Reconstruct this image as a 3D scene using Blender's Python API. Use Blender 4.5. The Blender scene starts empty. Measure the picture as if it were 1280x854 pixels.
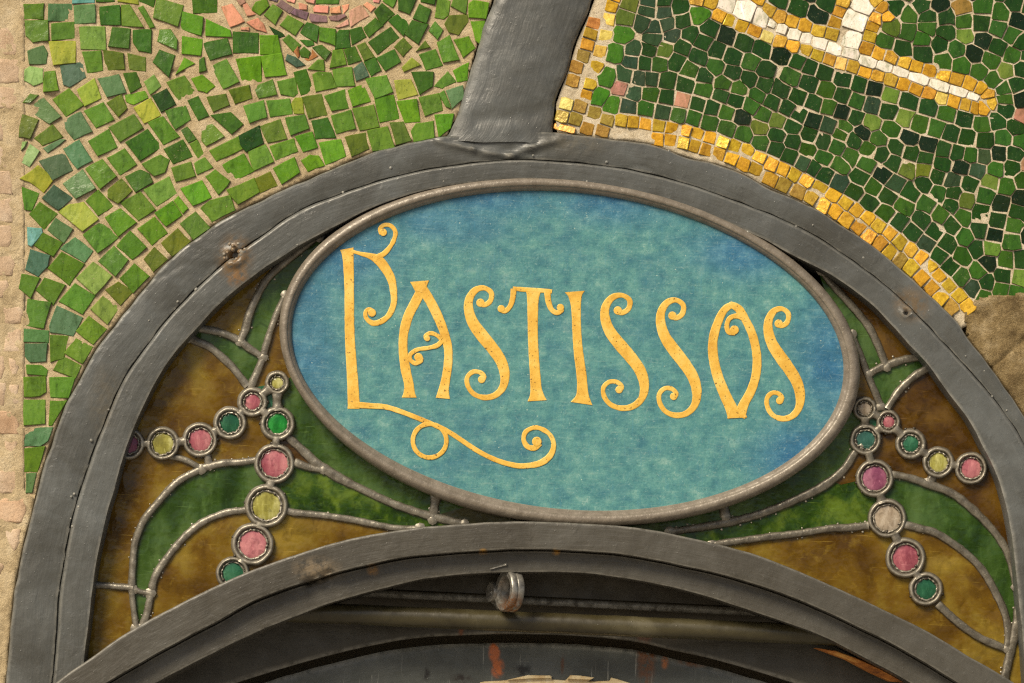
import bpy, math, random
import numpy as np
from mathutils import Vector, Matrix, noise as mnoise

# ------------------------------------------------------------------ camera, world, sun
scene = bpy.context.scene
R = math.radians
LENS, DIST, PITCH, ROLL = 85.0, 3.0, R(8.0), R(2.5)
TARGET = Vector((0.0, 0.0, 2.15))
fwd = Vector((0, math.cos(PITCH), math.sin(PITCH)))
rt0 = Vector((1, 0, 0)); up0 = Vector((0, -math.sin(PITCH), math.cos(PITCH)))
rgt = rt0 * math.cos(ROLL) + up0 * math.sin(ROLL)
upv = -rt0 * math.sin(ROLL) + up0 * math.cos(ROLL)
EYE = TARGET - fwd * DIST
cam_data = bpy.data.cameras.new("camera")
cam = bpy.data.objects.new("camera", cam_data)
scene.collection.objects.link(cam)
cam_data.lens = LENS; cam_data.sensor_width = 36; cam_data.sensor_fit = 'HORIZONTAL'
cam_data.clip_start = 0.05; cam_data.clip_end = 500
m = Matrix((rgt, upv, -fwd)).transposed().to_4x4(); m.translation = EYE
cam.matrix_world = m
scene.camera = cam

SUN_EL, SUN_AZ = R(41), R(-36)       # azimuth measured from the street side (-Y), negative = left
world = bpy.data.worlds.new("World"); scene.world = world; world.use_nodes = True
wn = world.node_tree.nodes; bg = wn["Background"]
sky = wn.new("ShaderNodeTexSky"); sky.sky_type = 'NISHITA'; sky.sun_disc = False
sky.sun_elevation = SUN_EL; sky.sun_rotation = R(180) - SUN_AZ
sky.dust_density = 3.0; sky.ozone_density = 0.6
world.node_tree.links.new(sky.outputs[0], bg.inputs[0]); bg.inputs[1].default_value = 0.05
sd = bpy.data.lights.new("sun", 'SUN'); sd.energy = 2.6; sd.angle = R(25); sd.color = (1.0, 0.88, 0.68)
so = bpy.data.objects.new("sun", sd); scene.collection.objects.link(so)
tosun = Vector((math.sin(SUN_AZ) * math.cos(SUN_EL), -math.cos(SUN_AZ) * math.cos(SUN_EL), math.sin(SUN_EL)))
so.rotation_euler = tosun.to_track_quat('Z', 'Y').to_euler(); so.location = (-1, -3, 6)
scene.cycles.use_denoising = False; scene.cycles.pixel_filter_type = 'BLACKMAN_HARRIS'; scene.cycles.filter_width = 1.25
scene.view_settings.view_transform = 'Standard'; scene.view_settings.look = 'None'
scene.view_settings.exposure = 0.62; scene.view_settings.gamma = 1.0

# ------------------------------------------------------------------ measuring helper
FX = 1280 * LENS / 36
def P(px, py, d=0.0):
    """point of the facade, d metres in front of the wall plane, seen at photograph coordinates px, py"""
    ray = fwd + rgt * ((px - 640) / FX) + upv * ((427 - py) / FX)
    t = (-d - EYE.y) / ray.y
    return EYE + ray * t
PXM = DIST / FX                                  # metres per photograph pixel
def nz(x, y, s, seed=0.0):
    return mnoise.noise(Vector((x / s, y / s, seed)))
def fbm(x, y, s, seed=0.0):
    return nz(x, y, s, seed) + .5 * nz(x, y, s / 2, seed + 7) + .25 * nz(x, y, s / 4, seed + 13)
rnd = random.Random(11)

# ------------------------------------------------------------------ object helpers
COL = scene.collection
def thing(name, label, cat, base, group=None):
    o = bpy.data.objects.new(name, None); COL.objects.link(o)
    o.location = base; o.empty_display_size = .05
    o['label'] = label; o['category'] = cat
    if group: o['group'] = group
    return o
def absloc(o):
    v = Vector((0, 0, 0))
    while o: v += o.location; o = o.parent
    return v
def mesh(name, verts, faces, mats, parent=None, tint=None, midx=None, smooth=False, label=None):
    c = Vector((0, 0, 0))
    lo = [min(v[i] for v in verts) for i in range(3)]; hi = [max(v[i] for v in verts) for i in range(3)]
    c = Vector([(a + b) / 2 for a, b in zip(lo, hi)])
    me = bpy.data.meshes.new(name)
    me.from_pydata([Vector(v) - c for v in verts], [], faces)
    for mt in (mats if isinstance(mats, (list, tuple)) else [mats]): me.materials.append(mt)
    if midx is not None: me.polygons.foreach_set('material_index', midx)
    if smooth: me.polygons.foreach_set('use_smooth', [True] * len(me.polygons))
    if tint is not None:
        a = me.attributes.new('tint', 'FLOAT_COLOR', 'POINT')
        a.data.foreach_set('color', list(tint) * len(verts))
    me.update()
    o = bpy.data.objects.new(name, me); COL.objects.link(o)
    if parent: o.parent = parent; o.location = c - absloc(parent)
    else: o.location = c
    if label: o['label'] = label
    return o

# ------------------------------------------------------------------ materials
class NT:
    def __init__(s, name):
        s.m = bpy.data.materials.new(name); s.m.use_nodes = True
        s.t = s.m.node_tree; s.b = s.t.nodes['Principled BSDF']
        g_ = s.t.nodes.new('ShaderNodeNewGeometry'); s.pos = g_.outputs['Position']; s.pty = g_.outputs['Pointiness']
    def L(s, a, b): s.t.links.new(a, b)
    def put(s, sock, v):
        if hasattr(v, 'node'): s.L(v, sock)
        elif isinstance(v, (tuple, list)) and len(v) == 3 and sock.type == 'RGBA': sock.default_value = (*v, 1)
        else: sock.default_value = v
    def set(s, **k):
        for n, v in k.items(): s.put(s.b.inputs[n.replace('_', ' ')], v)
    def math(s, op, a, b=0.0, c=None, clamp=False):
        n = s.t.nodes.new('ShaderNodeMath'); n.operation = op; n.use_clamp = clamp
        s.put(n.inputs[0], a); s.put(n.inputs[1], b)
        if c is not None: s.put(n.inputs[2], c)
        return n.outputs[0]
    def scale(s, v, xyz, off=(0, 0, 0), rot=(0, 0, 0)):
        n = s.t.nodes.new('ShaderNodeMapping'); s.put(n.inputs[0], v)
        n.inputs[1].default_value = off; n.inputs[2].default_value = rot; n.inputs[3].default_value = xyz
        return n.outputs[0]
    def noise(s, sc, det=4, rough=.55, vec=None, dist=0.0):
        n = s.t.nodes.new('ShaderNodeTexNoise'); s.put(n.inputs['Vector'], vec if vec is not None else s.pos)
        n.inputs['Scale'].default_value = sc; n.inputs['Detail'].default_value = det
        n.inputs['Roughness'].default_value = rough; n.inputs['Distortion'].default_value = dist
        return n.outputs[0]
    def voro(s, sc, vec=None, feat='F1'):
        n = s.t.nodes.new('ShaderNodeTexVoronoi'); n.feature = feat
        s.put(n.inputs['Vector'], vec if vec is not None else s.pos); n.inputs['Scale'].default_value = sc
        return n.outputs[0]
    def ramp(s, f, stops):
        n = s.t.nodes.new('ShaderNodeValToRGB'); s.put(n.inputs[0], f)
        e = n.color_ramp.elements
        while len(e) < len(stops): e.new(.5)
        for el, (p, c) in zip(e, stops):
            el.position = p; el.color = (*c, 1) if isinstance(c, (tuple, list)) else (c, c, c, 1)
        return n.outputs[0]
    def mix(s, f, a, b, mode='MIX'):
        n = s.t.nodes.new('ShaderNodeMix'); n.data_type = 'RGBA'; n.blend_type = mode
        s.put(n.inputs[0], f); s.put(n.inputs[6], a); s.put(n.inputs[7], b)
        return n.outputs[2]
    def spot(s, p, r0, r1, sx=1.0, sz=1.0):
        """1 near world point p, 0 beyond r1"""
        v = s.t.nodes.new('ShaderNodeVectorMath'); v.operation = 'SUBTRACT'; s.put(v.inputs[0], s.pos); v.inputs[1].default_value = p
        w = s.t.nodes.new('ShaderNodeVectorMath'); w.operation = 'MULTIPLY'; s.put(w.inputs[0], v.outputs[0]); w.inputs[1].default_value = (1 / sx, 0, 1 / sz)
        l = s.t.nodes.new('ShaderNodeVectorMath'); l.operation = 'LENGTH'; s.put(l.inputs[0], w.outputs[0])
        mr = s.t.nodes.new('ShaderNodeMapRange'); mr.interpolation_type = 'SMOOTHSTEP'
        s.put(mr.inputs[0], l.outputs['Value']); mr.inputs[1].default_value = r0; mr.inputs[2].default_value = r1
        mr.inputs[3].default_value = 1; mr.inputs[4].default_value = 0
        return mr.outputs[0]
    def bump(s, h, strength=.5, dist=.001, prev=None):
        n = s.t.nodes.new('ShaderNodeBump'); s.put(n.inputs['Height'], h)
        n.inputs['Strength'].default_value = strength; n.inputs['Distance'].default_value = dist
        if prev is not None: s.L(prev, n.inputs['Normal'])
        s.L(n.outputs[0], s.b.inputs['Normal']); return n.outputs[0]

def m_glaze():
    n = NT('glazed_ceramic')
    at = n.t.nodes.new('ShaderNodeAttribute'); at.attribute_name = 'tint'
    oi = n.t.nodes.new('ShaderNodeObjectInfo')
    sh = n.t.nodes.new('ShaderNodeVectorMath'); sh.operation = 'MULTIPLY_ADD'; n.L(n.pos, sh.inputs[0]); sh.inputs[1].default_value = (1, 1, 1)
    cm = n.t.nodes.new('ShaderNodeCombineXYZ'); n.L(n.math('MULTIPLY', oi.outputs['Random'], 40.0), cm.inputs[1]); n.L(cm.outputs[0], sh.inputs[2])
    v = sh.outputs[0]                                         # every tile gets its own stretch of glaze
    streak = n.noise(95, 6, .68, n.scale(v, (1, 1, .40), rot=(0, .5, 0)), .8)
    c = n.mix(1.0, at.outputs['Color'], n.ramp(streak, [(.26, (.38, .42, .30)), (.48, (.95, .95, .92)), (.60, (1.12, 1.06, 1.1)), (.76, (1.65, 1.38, 1.9))]), 'MULTIPLY')
    c = n.mix(n.ramp(n.noise(330, 4, .7, v), [(.58, 0), (.70, .65)]), c, (.020, .034, .008))
    c = n.mix(n.ramp(n.noise(120, 7, .8, n.scale(v, (1, 1, 1), (4, 4, 4))), [(.60, 0), (.72, .5)]), c, (.30, .33, .15))
    c = n.mix(n.ramp(n.noise(420, 3, .7, n.scale(v, (1, 1, 1), (9, 4, 1))), [(.68, 0), (.72, .8)]), c, (.44, .35, .22))
    n.set(Base_Color=c, Roughness=n.ramp(n.noise(90, 4, .6, v), [(.3, .09), (.7, .34)]), Specular_IOR_Level=.32)
    b = n.bump(n.noise(60, 4, .55, v), .45, .0035)
    n.bump(n.noise(800, 3), .18, .0005, b)
    return n.m
def m_body():
    n = NT('tile_body')
    n.set(Base_Color=n.ramp(n.noise(200), [(.3, (.06, .07, .03)), (.7, (.22, .17, .10))]), Roughness=.85); return n.m
def m_gold():
    n = NT('gold_glass')
    at = n.t.nodes.new('ShaderNodeAttribute'); at.attribute_name = 'tint'
    c = n.mix(1.0, at.outputs['Color'], n.ramp(n.noise(170, 5, .65), [(.25, (.55, .45, .35)), (.5, (1, 1, 1)), (.75, (1.25, 1.3, 1.7))]), 'MULTIPLY')
    c = n.mix(n.ramp(n.noise(260, 5, .7), [(.6, 0), (.75, .5)]), c, (.22, .12, .02))
    n.set(Base_Color=c, Metallic=.25, Roughness=n.ramp(n.noise(150, 3), [(.3, .22), (.7, .44)]), Coat_Weight=.15, Coat_Roughness=.15)
    b = n.bump(n.noise(110, 3, .6), .4, .003)
    n.bump(n.noise(600, 2), .15, .0008, b)
    return n.m
def m_mortar(name, a, b, c2, sc=1.0, bs=.8):
    n = NT(name)
    f = n.noise(28 * sc, 8, .68)
    c = n.ramp(f, [(.28, a), (.5, b), (.72, c2)])
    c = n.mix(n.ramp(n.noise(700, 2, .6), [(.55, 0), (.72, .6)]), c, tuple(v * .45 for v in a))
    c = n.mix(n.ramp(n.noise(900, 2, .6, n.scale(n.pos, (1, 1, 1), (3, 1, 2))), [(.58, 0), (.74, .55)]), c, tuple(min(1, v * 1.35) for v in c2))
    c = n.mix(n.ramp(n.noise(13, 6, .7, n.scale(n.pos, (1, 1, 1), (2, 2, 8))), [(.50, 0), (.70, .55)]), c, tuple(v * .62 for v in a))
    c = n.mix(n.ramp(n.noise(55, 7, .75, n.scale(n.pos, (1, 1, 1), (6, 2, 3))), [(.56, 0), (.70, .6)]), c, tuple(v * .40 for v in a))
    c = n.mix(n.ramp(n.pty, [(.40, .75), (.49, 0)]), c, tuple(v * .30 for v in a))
    n.set(Base_Color=c, Roughness=.93, Specular_IOR_Level=.2)
    bb = n.bump(n.noise(140 * sc, 8, .75), bs, .004)
    n.bump(n.noise(620, 4, .75), bs * .7, .0014, bb)
    return n.m
def m_paint(name, ga, gb, gc, rough=.5, spots=(), streak=(1, 1, .25), bstr=.6, scratch=0):
    """old brushed oil paint on iron"""
    n = NT(name)
    fa = n.t.nodes.new('ShaderNodeAttribute'); fa.attribute_name = 'flow'; flow = fa.outputs['Vector']
    c = n.ramp(n.noise(9, 7, .62, dist=.6), [(.3, ga), (.5, gb), (.7, gc)])
    c = n.mix(n.ramp(n.noise(170, 6, .72, flow), [(.54, 0), (.78, .2)]), c, tuple(v * 1.6 for v in gc))
    c = n.mix(n.ramp(n.noise(95, 6, .7, n.scale(n.pos, (1, 1, 1), (5, 2, 9))), [(.62, 0), (.74, .5)]), c, tuple(v * .55 for v in ga))
    c = n.mix(n.ramp(n.voro(260), [(.05, .15), (.09, 0)]), c, (.30, .28, .24))
    if scratch: c = n.mix(n.ramp(n.noise(330, 3, .6, n.scale(n.pos, (1, 1, .03))), [(.655, 0), (.70, scratch)]), c, (.34, .34, .30))
    wear_highlight = n.math('MULTIPLY', n.ramp(n.pty, [(.515, 0), (.60, 1)]), n.ramp(n.noise(90, 6, .7, n.scale(n.pos, (1, 1, 1), (7, 7, 7))), [(.36, .15), (.58, .95)]))
    c = n.mix(wear_highlight, c, (.44, .42, .36))  # pale worn edges, also a bright edge highlight painted into the colour
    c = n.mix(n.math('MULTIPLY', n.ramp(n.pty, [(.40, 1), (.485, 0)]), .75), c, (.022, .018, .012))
    for (p, r0, r1, colr, amt, sx, sz) in spots:
        k = n.math('MULTIPLY', n.spot(p, r0, r1, sx, sz), n.ramp(n.noise(110, 6, .7), [(.38, 0), (.55, amt)]))
        c = n.mix(k, c, colr)
    n.set(Base_Color=c, Roughness=n.ramp(n.noise(60, 5), [(.3, rough - .12), (.7, rough + .12)]), Specular_IOR_Level=.5)
    b = n.bump(n.noise(30, 4, .5), bstr * .45, .005)
    b = n.bump(n.noise(230, 4, .6, flow), bstr * .46, .0012, b)
    b = n.bump(n.ramp(n.noise(75, 3, .5, n.scale(n.pos, (1, 1, 1), (2, 8, 1))), [(.60, 0), (.68, 1)]), bstr * .18, .0012, b)
    b = n.bump(n.noise(650, 3, .6), bstr * .15, .0005, b)
    n.bump(n.ramp(n.voro(120), [(.0, 1), (.12, 0)]), .35, .0012, b)
    return n.m
def m_lead(name, a, b, metal=.35):
    n = NT(name)
    c = n.ramp(n.noise(80, 5, .6), [(.3, a), (.68, b)])
    c = n.mix(n.ramp(n.noise(380, 4, .7), [(.60, 0), (.74, .6)]), c, (.60, .54, .43))
    c = n.mix(n.ramp(n.pty, [(.52, 0), (.62, .8)]), c, (.66, .60, .48))
    c = n.mix(n.ramp(n.pty, [(.38, .85), (.47, 0)]), c, (.030, .022, .013))
    c = n.mix(n.ramp(n.noise(260, 4, .7, n.scale(n.pos, (1, 1, 1), (9, 0, 4))), [(.64, 0), (.76, .6)]), c, (.05, .038, .024))
    n.set(Base_Color=c, Metallic=metal, Roughness=n.ramp(n.noise(200, 3), [(.3, .27), (.7, .46)]), Specular_IOR_Level=.5)
    bb = n.bump(n.noise(120, 3, .5), .35, .003)
    n.bump(n.noise(600, 2, .5), .2, .0006, bb)
    return n.m
def m_glass(name, dark, mid, light, streak=(1, 1, 1), rot=0.0, sc=16):
    """old cathedral glass with nothing lit behind it: dense, glossy, mottled"""
    n = NT(name)
    v = n.scale(n.pos, streak, rot=(0, rot, 0))
    c = n.ramp(n.noise(sc, 4, .55, v, .4), [(.32, dark), (.48, mid), (.62, light), (.78, tuple(min(1, q * 1.3) for q in light))])
    c = n.mix(n.ramp(n.noise(sc * 4.5, 4, .6, v, .6), [(.56, 0), (.78, .35)]), c, tuple(min(1, q * 1.9) for q in light))
    c = n.mix(n.ramp(n.noise(sc * 2.5, 4, .6, n.scale(n.pos, (1, 1, 1), (3, 3, 3)), .8), [(.53, 0), (.74, .55)]), c, tuple(q * .55 for q in dark))
    for q, rr in ((0, .9), (1, -.6)):                        # fine scratches and wisps
        c = n.mix(n.ramp(n.noise(520, 3, .6, n.scale(n.pos, (.05, 1, 1), (q, 3, 5), rot=(0, rr + rot, 0))), [(.66, 0), (.74, .35)]), c, tuple(min(1, q_ * 2.2 + .02) for q_ in light))
    n.set(Base_Color=c, Roughness=n.ramp(n.noise(30, 4), [(.3, .06), (.7, .18)]), Specular_IOR_Level=.30)
    b = n.bump(n.noise(28, 3, .5), .5, .006)
    n.bump(n.noise(200, 2, .5), .18, .0010, b)
    return n.m

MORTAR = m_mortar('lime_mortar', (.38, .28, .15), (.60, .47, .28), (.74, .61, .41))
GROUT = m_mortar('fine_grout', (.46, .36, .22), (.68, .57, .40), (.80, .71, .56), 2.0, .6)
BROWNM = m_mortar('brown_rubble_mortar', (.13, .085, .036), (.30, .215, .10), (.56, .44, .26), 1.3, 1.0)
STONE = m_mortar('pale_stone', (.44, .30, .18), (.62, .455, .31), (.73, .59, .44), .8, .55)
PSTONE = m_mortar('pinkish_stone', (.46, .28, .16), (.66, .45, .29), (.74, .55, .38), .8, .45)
GLAZE, BODY, GOLD = m_glaze(), m_body(), m_gold()

# ------------------------------------------------------------------ curves and lofts
def spline(pts, step=4.0, closed=False):
    """Catmull-Rom through points (any tuple length), sampled about every `step` px"""
    p = [np.array(q, float) for q in pts]; n = len(p); out = []
    segs = n if closed else n - 1
    for i in range(segs):
        if closed: a, b, c, d = p[(i - 1) % n], p[i], p[(i + 1) % n], p[(i + 2) % n]
        else:
            b, c = p[i], p[i + 1]
            a = p[i - 1] if i else 2 * b - c
            d = p[i + 2] if i + 2 < n else 2 * c - b
        k = max(1, int(math.hypot(*(c - b)[:2]) / step))
        for j in range(k):
            t = j / k
            out.append(.5 * (2 * b + (c - a) * t + (2 * a - 5 * b + 4 * c - d) * t * t + (3 * b - a - 3 * c + d) * t ** 3))
    if not closed: out.append(p[-1])
    return out
def resample(pts, n, closed=False):
    q = np.array([p[:2] for p in pts])
    if closed: q = np.vstack([q, q[:1]])
    s = np.concatenate([[0], np.cumsum(np.hypot(*np.diff(q, axis=0).T))])
    t = np.linspace(0, s[-1], n + (1 if closed else 0))
    r = np.stack([np.interp(t, s, q[:, 0]), np.interp(t, s, q[:, 1])], 1)
    return r[:-1] if closed else r
def smooth(a, k=2, closed=False):
    a = a.copy()
    for _ in range(k):
        b = a.copy()
        b[1:-1] = (a[:-2] + 2 * a[1:-1] + a[2:]) / 4
        if closed:
            b[0] = (a[-1] + 2 * a[0] + a[1]) / 4; b[-1] = (a[-2] + 2 * a[-1] + a[0]) / 4
        a = b
    return a
def loft(name, A, B, prof, mat, parent, closed=False, disp=None, wob=0.0, label=None):
    """strip between curves A and B (same count). prof: (t, depth) across; repeated t = a wall straight back"""
    n = len(A); verts = []; faces = []
    fine = [prof[0]]
    for (t0, d0), (t1, d1) in zip(prof[:-1], prof[1:]):
        kk = int((t1 - t0) / .07) if t1 > t0 else 0
        for q in range(1, kk + 1): fine.append((t0 + (t1 - t0) * q / (kk + 1), d0 + (d1 - d0) * q / (kk + 1)))
        fine.append((t1, d1))
    prof = fine
    tt = {}
    for t, d in prof: tt[t] = max(d, tt.get(t, -9))
    for i in range(n):
        for (t, d) in prof:
            px = A[i] * (1 - t) + B[i] * t
            if wob: px = px + wob * np.array([nz(px[0], px[1], 23, 3.1), nz(px[0], px[1], 23, 8.7)])
            w = P(px[0], px[1], tt[t])
            dd = d
            if disp and d == tt[t]: dd = d + disp(px[0], px[1], t)
            w.y = -dd; verts.append(w)
    k = len(prof)
    for i in range(n if closed else n - 1):
        i2 = (i + 1) % n
        for j in range(k - 1):
            faces.append((i * k + j, i2 * k + j, i2 * k + j + 1, i * k + j + 1))
    o = mesh(name, verts, faces, mat, parent, smooth=True, label=label)
    fl = []; run = 0.0
    for i in range(n):
        if i: run += math.hypot(*(.5 * (A[i] + B[i]) - .5 * (A[i - 1] + B[i - 1])))
        wd = math.hypot(*(A[i] - B[i]))
        for (t, d) in prof: fl += [run * PXM * .10, t * wd * PXM, d]
    o.data.attributes.new('flow', 'FLOAT_VECTOR', 'POINT').data.foreach_set('vector', fl)
    fixnormals(o); creases(o)
    return o
def fixnormals(o):
    """strips are seen from the street: turn the average normal to -Y"""
    me = o.data; s = 0
    for p in me.polygons: s += p.normal.y * p.area
    if s > 0: me.flip_normals()
def creases(o, ang=40):
    me = o.data
    try: me.set_sharp_from_angle(angle=R(ang))
    except Exception: pass
def prism(name, poly, d, back, mat, parent, bevel_px=0.0, bevel_d=.001, tint=None, tilt=(0, 0), label=None, drop=(0, 0), side_mat=None):
    """solid with outline poly (px), front at depth d, back face edge at depth back"""
    q = np.array(poly, float)
    x, y = q[:, 0], -q[:, 1]
    if np.sum(x * np.roll(y, -1) - np.roll(x, -1) * y) < 0: q = q[::-1]
    c = q.mean(0); n = len(q)
    if bevel_px:
        e = np.roll(q, -1, 0) - q; ln = np.hypot(e[:, 0], e[:, 1])[:, None]; ln[ln == 0] = 1; e = e / ln
        nr = np.stack([e[:, 1], -e[:, 0]], 1)          # inward for ccw in (x,-y)
        m_ = nr + np.roll(nr, 1, 0); den = np.maximum(np.sum(m_ * nr, 1), .35)[:, None]
        inn = q + m_ / den * bevel_px
    else: inn = q
    dep = lambda p: d + tilt[0] * (p[0] - c[0]) + tilt[1] * (p[1] - c[1])
    V = []; F = []
    for p in inn: V.append(P(p[0], p[1], dep(p)))
    rings = [0]
    if bevel_px:
        for p in q: V.append(P(p[0], p[1], dep(p) - bevel_d))
        rings.append(n)
    off = len(V)
    for p in q:
        w = P(p[0], p[1], dep(p) - (bevel_d if bevel_px else 0)); w.y = -back; V.append(w)
    rings.append(off)
    F.append(tuple(range(n))); mi = [0]
    for a, b in zip(rings[:-1], rings[1:]):
        last = (b == off)
        for i in range(n):
            j = (i + 1) % n; F.append((a + i, b + i, b + j, a + j)); mi.append(1 if (last and side_mat) else 0)
    mats = [mat] + ([side_mat] if side_mat else [])
    return mesh(name, V, F, mats, parent, tint, mi if side_mat else None, label=label)
def inside(poly, x, y):
    r = False; n = len(poly); j = n - 1
    for i in range(n):
        xi, yi = poly[i][0], poly[i][1]; xj, yj = poly[j][0], poly[j][1]
        if (yi > y) != (yj > y) and x < (xj - xi) * (y - yi) / (yj - yi) + xi: r = not r
        j = i
    return r
def sheet(name, poly, step, dfun, mat, parent, skirt=.03, holes=(), label=None, snap=None):
    """uneven coat of mortar covering the polygon"""
    xs = [p[0] for p in poly]; ys = [p[1] for p in poly]
    x0, x1, y0, y1 = min(xs), max(xs), min(ys), max(ys)
    nx, ny = int((x1 - x0) / step) + 1, int((y1 - y0) / step) + 1
    V = []; idx = {}; F = []
    def vid(i, j):
        if (i, j) not in idx:
            x, y = x0 + i * step + 1.5 * nz(i, j, 1.7, 2), y0 + j * step + 1.5 * nz(i, j, 1.7, 5)
            idx[i, j] = len(V); V.append(P(x, y, dfun(x, y)))
        return idx[i, j]
    for i in range(nx):
        for j in range(ny):
            cx, cy = x0 + (i + .5) * step, y0 + (j + .5) * step
            if inside(poly, cx, cy) and not any(inside(h, cx, cy) for h in holes):
                F.append((vid(i, j), vid(i, j + 1), vid(i + 1, j + 1), vid(i + 1, j)))
    ed = {}
    for f in F:
        for a, b in zip(f, f[1:] + f[:1]): ed[a, b] = 1
    if snap is not None:
        sn = np.array(resample(snap, 900)); rim = {a for (a, b) in ed if (b, a) not in ed} | {b for (a, b) in ed if (b, a) not in ed}
        inv = {v: q for q, v in idx.items()}
        for v in rim:
            i, j = inv[v]; x, y = x0 + i * step, y0 + j * step
            dd = np.hypot(sn[:, 0] - x, sn[:, 1] - y); q = int(dd.argmin())
            if dd[q] < step * 1.6: V[v] = P(sn[q, 0], sn[q, 1], dfun(sn[q, 0], sn[q, 1]) - .0006)
    for (a, b) in list(ed):
        if (b, a) not in ed:
            k = len(V)
            for q in (a, b):
                w = V[q].copy(); w.y = skirt; V.append(w)
            F.append((b, a, k, k + 1))
    return mesh(name, V, F, mat, parent, smooth=True, label=label)
def tube(name, pts, mat, parent, d0, rise, flange=.28, label=None, step=3.0, seed=0.0, lump=.08):
    """lead came: thin flange each side of a half-round bead; pts are (x, y, width) in px"""
    s = spline(pts, step); n = len(s); V = []; F = []
    prof = [(-.5, -.0022), (-.5, 0), (-.47, .10)] + [(.45 * -math.cos(a), .15 + .85 * math.sin(a) ** .7) for a in np.linspace(.15, math.pi - .15, 9)] + [(.47, .10), (.5, 0), (.5, -.0022)]
    k = len(prof)
    for i in range(n):
        a = s[max(i - 1, 0)][:2]; b = s[min(i + 1, n - 1)][:2]
        t = (b - a) / max(1e-6, math.hypot(*(b - a))); nr = np.array([t[1], -t[0]])
        x, y, w = s[i]; w *= .92
        for (u, h) in prof:
            ww = w * (1 + lump * nz(x, y, 9, seed)) + (1.1 * nz(x, y, 4, seed + 4 + 3 * (u > 0)) if abs(u) == .5 else 0)
            q = np.array([x, y]) + nr * u * ww
            if h < 0: pt = P(q[0], q[1], d0); pt.y = -(d0 + h)
            else: pt = P(q[0], q[1], d0 + h * rise * (1 + 1.3 * lump * nz(x, y, 7, seed + 9)))
            V.append(pt)
    for i in range(n - 1):
        for j in range(k - 1): F.append((i * k + j, (i + 1) * k + j, (i + 1) * k + j + 1, i * k + j + 1))
    F.append(tuple(range(k))); F.append(tuple(range((n - 1) * k, n * k))[::-1])
    o = mesh(name, V, F, mat, parent, smooth=True, label=label); fixnormals(o); creases(o, 55); return o

# ------------------------------------------------------------------ the iron frame
OUT = [(-8,960),(3,890),(10,830),(17,750),(27,695),(35,660),(47,614),(52,590),(67,550),(82,507),(100,475),(120,437),(150,400),(185,355),(215,322),(250,295),(283,272),(320,254),(367,232),(418,211),(460,193),(508,180),(565,170),(630,166),(689,165),(765,175),(815,181),(852,195),(915,212),(960,235),(1020,262),(1065,290),(1100,315),(1135,345),(1160,367),(1192,397),(1213,427),(1233,452),(1253,480),(1280,520),(1310,570),(1340,640),(1362,730),(1372,830),(1376,960)]
STEP = [(52,960),(61,890),(66,853),(72,790),(75,740),(83,690),(93,640),(101,614),(118,563),(135,520),(153,478),(175,445),(204,406),(235,372),(280,330),(320,301),(370,266),(420,245),(470,228),(520,215),(570,207),(640,200),(715,204),(765,209),(802,216),(865,232),(915,250),(960,267),(1010,290),(1060,322),(1110,360),(1149,397),(1185,435),(1210,462),(1247,505),(1279,553),(1304,610),(1320,690),(1328,780),(1332,870),(1333,960)]
INN = [(94,960),(99,890),(106,820),(110,790),(115,747),(122,697),(135,640),(143,614),(155,570),(172,525),(198,472),(220,440),(248,409),(275,380),(320,343),(352,322),(382,303),(430,278),(470,258),(545,235),(640,225),(715,228),(790,240),(865,262),(920,284),(960,302),(985,317),(1035,342),(1085,377),(1120,413),(1135,430),(1160,457),(1185,492),(1210,525),(1227,557),(1240,582),(1252,614),(1264,670),(1273,752),(1278,800),(1283,870),(1286,960)]
NB = 520
cO, cS, cI = [smooth(resample(spline(c, 3), NB), 3) for c in (OUT, STEP, INN)]
GA, GB, GC = (.060, .059, .051), (.086, .088, .081), (.122, .129, .125)
RUST = (.20, .115, .042)
BOLT_L, BOLT_R = (293, 320), (1133, 391)
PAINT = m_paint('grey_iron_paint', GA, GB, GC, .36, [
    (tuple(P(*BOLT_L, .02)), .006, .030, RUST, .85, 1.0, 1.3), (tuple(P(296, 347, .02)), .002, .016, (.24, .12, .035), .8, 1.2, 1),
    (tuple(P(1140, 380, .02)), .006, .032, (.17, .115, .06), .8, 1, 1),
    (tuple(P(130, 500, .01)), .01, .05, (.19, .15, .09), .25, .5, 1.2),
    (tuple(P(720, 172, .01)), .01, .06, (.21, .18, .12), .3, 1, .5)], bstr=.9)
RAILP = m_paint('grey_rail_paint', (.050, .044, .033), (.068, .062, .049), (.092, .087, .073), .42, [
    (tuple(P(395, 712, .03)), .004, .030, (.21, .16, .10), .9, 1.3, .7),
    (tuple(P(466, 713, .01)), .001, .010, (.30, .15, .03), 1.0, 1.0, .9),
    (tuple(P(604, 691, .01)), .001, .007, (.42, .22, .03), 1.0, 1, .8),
    (tuple(P(695, 690, .01)), .001, .007, (.42, .22, .03), 1.0, 1, .8)], streak=(.18, 1, 1), bstr=.9)

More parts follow.
